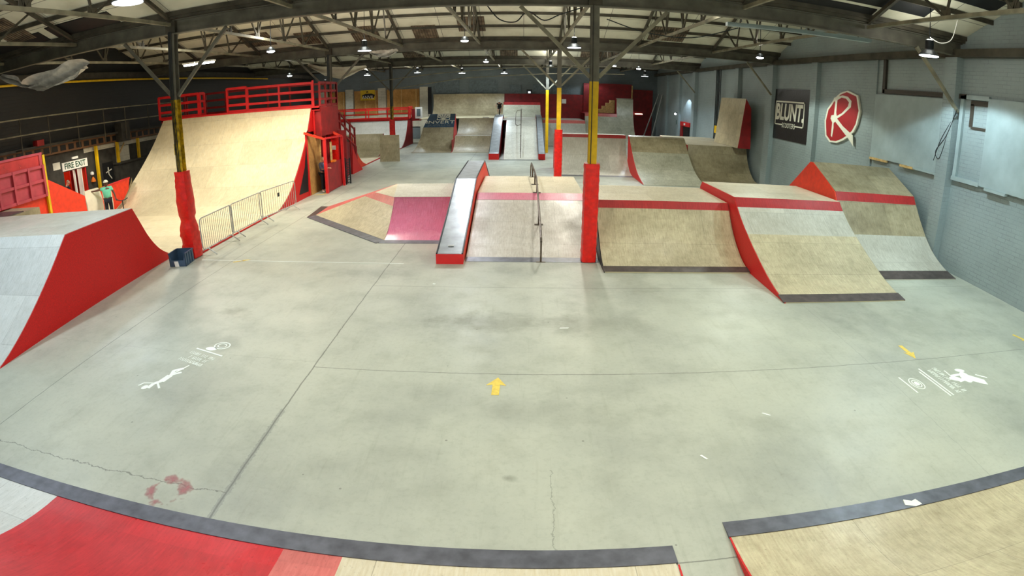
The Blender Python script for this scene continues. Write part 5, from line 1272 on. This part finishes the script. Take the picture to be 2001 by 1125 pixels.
# ================================================================== people
def person(name, label, loc, rot, H, J, body_m, parts, hand_curl=.6):
    """J: joint dict in metres for a 1.75 m figure, x right, y forward, z up"""
    root = thing(name, label, 'person', loc); root.rotation_euler = (0, 0, rot); s = H/1.75; root.scale = (s, s, s)
    def skin(nm, verts, edges, radii, mat, par=root, sub=1, rootv=0):
        me = bpy.data.meshes.new(nm); me.from_pydata([Vector(v) for v in verts], edges, [])
        ob = bpy.data.objects.new(nm, me); COL.objects.link(ob); ob.parent = par; ORG[ob.name] = Vector()
        lay = me.skin_vertices[0] if me.skin_vertices else None
        if lay is None:
            bm = bmesh.new(); bm.from_mesh(me); bm.verts.layers.skin.verify(); bm.to_mesh(me); bm.free(); lay = me.skin_vertices[0]
        for i, r in enumerate(radii):
            lay.data[i].radius = (r, r) if not hasattr(r, '__len__') else r
            lay.data[i].use_root = (i == rootv)
        md = ob.modifiers.new('Skin', 'SKIN'); md.use_smooth_shade = True
        sd_ = ob.modifiers.new('Sub', 'SUBSURF'); sd_.levels = sub; sd_.render_levels = sub
        me.materials.append(mat); return ob
    V = []; E = []; R_ = []
    def a(p, r, frm=None):
        V.append(Vector(p)); R_.append(r)
        if frm is not None: E.append((frm, len(V)-1))
        return len(V)-1
    pel = a(J['pelvis'], (.15, .11)); sp_ = a(J['spine'], (.13, .10), pel); ch = a(J['chest'], (.16, .11), sp_); nk = a(J['neck'], .055, ch)
    hd = Vector(J['head']); fw = Vector(J.get('face', (0, 1, 0))).normalized()
    nkp = Vector(J['neck']); up = (hd-nkp).normalized()
    h0 = a(hd-up*.05+fw*.01, .075, nk); h1 = a(hd+up*.03, (.085, .095), h0); h2 = a(hd+up*.10, .065, h1)
    a(hd-up*.01+fw*.105, .016, h0)
    sdv = up.cross(fw).normalized()
    for s_ in (-1, 1): a(hd+sdv*s_*.085, .018, h1)
    for S in 'LR':
        sh = a(J['sh'+S], .062, ch); el = a(J['el'+S], .043, sh); wr_ = a(J['wr'+S], .028, el)
        w = Vector(J['wr'+S]); d = (w-Vector(J['el'+S])).normalized(); hp_ = Vector(J.get('hd'+S, w+d*.08)); dd = (hp_-w).normalized()
        pm = a(hp_, (.038, .022), wr_)
        lat = dd.cross(Vector((0, 0, 1)));
        if lat.length < .1: lat = Vector((0, 1, 0))
        lat.normalize(); dn = lat.cross(dd)
        if dn.z > 0: dn = -dn
        for k in range(4):
            o_ = lat*(k-1.5)*.021; ln = (.062, .072, .068, .052)[k]
            f1 = a(hp_+o_+dd*.035, .0095, pm); f2 = a(hp_+o_+dd*(.035+ln*.5)+dn*ln*.35*hand_curl, .009, f1); a(hp_+o_+dd*(.035+ln*.6)+dn*ln*.95*hand_curl, .008, f2)
        th = a(w+dd*.04+lat*.045, .011, pm); a(w+dd*.075+lat*.06+dn*.03, .009, th)
        hpv = a(J['hip'+S], .088, pel); kn = a(J['kn'+S], .058, hpv); an = a(J['an'+S], .040, kn); toe_ = Vector(J['an'+S])+Vector(J.get('ft', (0, .14, -.05))); a(toe_, .033, an)
    b = skin('body', V, E, R_, body_m, sub=1)
    for pt in parts:
        kind, mat = pt[0], pt[1]
        if kind == 'shirt':
            v = [J['pelvis'], J['spine'], J['chest'], Vector(J['neck'])-up*.03]; e = [(0, 1), (1, 2), (2, 3)]; r = [(.185, .145), (.172, .142), (.20, .155), .085]
            for S in 'LR':
                sh = Vector(J['sh'+S]); el = Vector(J['el'+S]); n0 = len(v); v += [sh, sh.lerp(el, .9 if pt[2] else .55)]; e += [(2, n0), (n0, n0+1)]; r += [.078, .058]
                if pt[2]: v += [Vector(J['wr'+S])]; e += [(n0+1, n0+2)]; r += [.042]
            skin(pt[3] if len(pt) > 3 else 'shirt', v, e, r, mat)
        if kind == 'trousers':
            v = [J['pelvis']]; e = []; r = [(.168, .13)]
            for S in 'LR':
                hp_ = Vector(J['hip'+S]); kn = Vector(J['kn'+S]); an = Vector(J['an'+S]); n0 = len(v); v += [hp_, kn]; e += [(0, n0), (n0, n0+1)]; r += [.105, .078]
                if pt[2]: v += [kn.lerp(an, .92)]; e += [(n0+1, n0+2)]; r += [.06]
            skin('trousers' if pt[2] else 'shorts', v, e, r, mat)
        if kind == 'hair':
            skin('hair', [hd+up*.0-fw*.04, hd+up*.06-fw*.03, hd+up*.125-fw*.0], [(0, 1), (1, 2)], [.078, .095, .06], mat)
        if kind == 'helmet':
            m = MB(); n = 14; vs = []; 
            for i in range(7):
                ph = PI/2*i/6
                for k in range(n):
                    th_ = 2*PI*k/n; vs.append(hd+up*(.05+.115*math.sin(ph))+(fw*math.cos(th_)*.128+sdv*math.sin(th_)*.11)*math.cos(ph)*1.0)
            fs = [(i*n+k, i*n+(k+1) % n, (i+1)*n+(k+1) % n, (i+1)*n+k) for i in range(6) for k in range(n)]+[tuple(range(n-1, -1, -1))]
            ob = m.add(vs, fs).build('helmet', mat, None, smooth=True, org=(0, 0, 0), cat='x'); del ob['category']; ob.parent = root
        if kind == 'shoes':
            for S in 'LR':
                an = Vector(J['an'+S]); t_ = an+Vector(J.get('ft', (0, .14, -.05)))
                skin('shoe', [an+Vector((0, -.04, -.03)), an+Vector((0, .02, -.03)), t_], [(0, 1), (1, 2)], [.045, .052, .042], mat)
    # eyes
    for s_ in (-1, 1):
        m = MB(); c = hd+up*.03+fw*.088+sdv*s_*.033
        m.lathe(c, [(.002, -.012), (.011, -.006), (.012, .004), (.003, .012)], 8)
        ob = m.build('eye', BLACK, None, org=(0, 0, 0), cat='x'); del ob['category']; ob.parent = root
    return root
STAND = dict(pelvis=(0, 0, .95), spine=(0, .0, 1.12), chest=(0, 0, 1.33), neck=(0, .0, 1.47), head=(0, .02, 1.60),
             shL=(-.19, 0, 1.40), elL=(-.25, -.03, 1.12), wrL=(-.26, .05, .88), shR=(.19, 0, 1.40), elR=(.25, -.03, 1.12), wrR=(.26, .05, .88),
             hipL=(-.09, 0, .90), knL=(-.10, .02, .50), anL=(-.11, 0, .09), hipR=(.09, 0, .90), knR=(.10, .02, .50), anR=(.11, 0, .09))
def J_(**k): d = dict(STAND); d.update(k); return d
# person by the pads: facing camera-ish, right arm of picture holds scooter, other arm along pad
faceCam = math.atan2(17, -17)+PI
person('person', 'person in mint T-shirt and helmet holding a scooter beside the cream pads', (-16.75, 17.45, 0.04), PI+.76, 1.74,
       J_(shR=(.19, 0, 1.40), elR=(.42, .02, 1.36), wrR=(.66, .0, 1.36), elL=(-.30, .05, 1.14), wrL=(-.34, .26, .98), head=(.0, .05, 1.60)),
       SKIND, [('shirt', MINT, False, 'mint_tshirt'), ('trousers', NAVYC, True), ('helmet', SIGNCREAM), ('shoes', SHOE)])
t = thing('kick_scooter', 'black kick scooter held upright by the person in mint T-shirt', 'scooter', (-16.3, 17.5, .04))
def SC(x, y, z): return Vector((-16.22, 17.75, .04))+Matrix.Rotation(PI+.76, 3, 'Z') @ Vector((x, y, z))
MB().tube([SC(0, .45, .1), SC(0, .35, .85)], .022, 8).build('steering_column', EDGE, t)
MB().tube([SC(-.24, .36, .92), SC(-.1, .35, .85), SC(.1, .35, .85), SC(.24, .36, .92)], .018, 8).build('handlebar', EDGE, t)
MB().prism([SC(-.06, .40, .09), SC(.06, .40, .09), SC(.06, -.15, .09), SC(-.06, -.15, .09)], (0, 0, .02)).build('deck', EDGE, t)
for q_ in (.47, -.2): MB().tube([SC(-.015, q_, .055), SC(.015, q_, .055)], .055, 14).build('wheel', RUBBER, t)
person('person', 'grey-haired person in dark jacket standing inside the FIRE EXIT doorway', (XL-.38, 18.95, 0), -.5, 1.72,
       J_(head=(0, .06, 1.59), face=(.2, 1, -.1)), SKIN, [('shirt', NAVYC, True, 'dark_jacket'), ('trousers', NAVYC, True), ('hair', HAIR), ('shoes', RUBBER)])
person('person', 'person in grey-blue top and dark trousers leaning on the booth panel', (-8.87, 22.72, 0), -2.0, 1.62,
       J_(elR=(.24, .15, 1.16), wrR=(.12, .40, 1.20), elL=(-.26, .12, 1.14), wrL=(-.1, .38, 1.18), head=(0, .07, 1.60)), SKIN,
       [('shirt', GREYBLUE, True, 'grey_blue_top'), ('trousers', NAVYC, True), ('hair', HAIR), ('shoes', SHOE)])
MB().box(-8.68, -8.5, 23.25, 23.55, 1.275, 1.36).build('orange_cloth', ORANGE, label='orange folded cloth on top of the booth front panel', cat='cloth')
# rider on small bike
rz = 2.54
person('person', 'crouching bike rider in black top and white helmet on the left back ledge', (-1.86, 42.5, rz), PI, 1.45,
       J_(pelvis=(0, -.28, .72), spine=(0, -.18, .86), chest=(0, .02, 1.02), neck=(0, .14, 1.10), head=(0, .24, 1.18), face=(0, 1, -.1),
          shL=(-.19, .06, 1.05), elL=(-.33, .2, .90), wrL=(-.30, .38, .78), shR=(.19, .06, 1.05), elR=(.33, .2, .90), wrR=(.30, .38, .78),
          hipL=(-.09, -.26, .68), knL=(-.14, .08, .60), anL=(-.12, -.08, .26), hipR=(.09, -.26, .68), knR=(.14, .02, .50), anR=(.12, .06, .18)),
       SKIN, [('shirt', BLACK, False, 'black_tshirt'), ('trousers', NAVYC, False), ('helmet', WHITE), ('shoes', RUBBER)])
t = thing('bmx_bike', 'small dark BMX bike under the crouching rider on the left ledge', 'bicycle', (-1.86, 42.5, rz))
def BK(x, y, z): return Vector((-1.86-x*.83, 42.5-y*.83, rz+z*.83))
for y in (-.42, .42):
    MB().tube([BK(0, y+.235*math.cos(2*PI*k/20), .24+.235*math.sin(2*PI*k/20)) for k in range(20)], .022, 6, close=True).build('wheel', RUBBER, t)
MB().tube([BK(0, -.42, .24), BK(0, -.02, .26), BK(0, .28, .55), BK(0, -.16, .50), BK(0, -.02, .26)], .016, 6).tube([BK(0, -.42, .24), BK(0, -.16, .50)], .012, 6).build('frame', EDGE, t)
MB().tube([BK(0, .42, .24), BK(0, .30, .60), BK(0, .29, .72)], .016, 6).build('fork', EDGE, t)
MB().tube([BK(-.34, .30, .80), BK(-.18, .32, .82), BK(-.08, .30, .68), BK(.08, .30, .68), BK(.18, .32, .82), BK(.34, .30, .80)], .012, 6).build('handlebar', EDGE, t)
MB().box(-1.95, -1.77, 42.60, 42.85, rz+.44, rz+.47).build('saddle', RUBBER, t)

# ================================================================== world, camera
w = bpy.data.worlds.new('world'); sc.world = w; w.use_nodes = True
w.node_tree.nodes['Background'].inputs[0].default_value = (.02, .022, .025, 1)
f_px, k3, pitch, roll, yaw = 1047.5075, -.029, .3045, .0038, -.0196
cd = bpy.data.cameras.new('camera'); cam = bpy.data.objects.new('camera', cd); COL.objects.link(cam); sc.camera = cam
F = Vector((math.sin(yaw)*math.cos(pitch), math.cos(yaw)*math.cos(pitch), -math.sin(pitch)))
r = Vector((math.cos(yaw), -math.sin(yaw), 0)); u = r.cross(F)
Rr = r*math.cos(roll)+u*math.sin(roll); U = -r*math.sin(roll)+u*math.cos(roll)
cam.matrix_world = Matrix((Rr, U, -F)).transposed().to_4x4()
cam.location = (0, 0, 4.1)
cd.type = 'PANO'; cd.panorama_type = 'FISHEYE_LENS_POLYNOMIAL'; cd.sensor_width = 36; cd.fisheye_fov = PI
mm = 2001/36
cd.fisheye_polynomial_k0 = 0; cd.fisheye_polynomial_k1 = -mm/f_px; cd.fisheye_polynomial_k2 = 0
cd.fisheye_polynomial_k3 = -k3*(mm/1000)**3; cd.fisheye_polynomial_k4 = 0
cd.shift_y = -57.5/1125
vs = sc.view_settings; vs.view_transform = 'Standard'; vs.look = 'None'; vs.gamma = 1; vs.use_curve_mapping = False; vs.exposure = -0.58
sc.cycles.max_bounces = 5; sc.cycles.diffuse_bounces = 3; sc.cycles.use_denoising = True
sc.cycles.sample_clamp_indirect = 6; sc.cycles.adaptive_threshold = .02
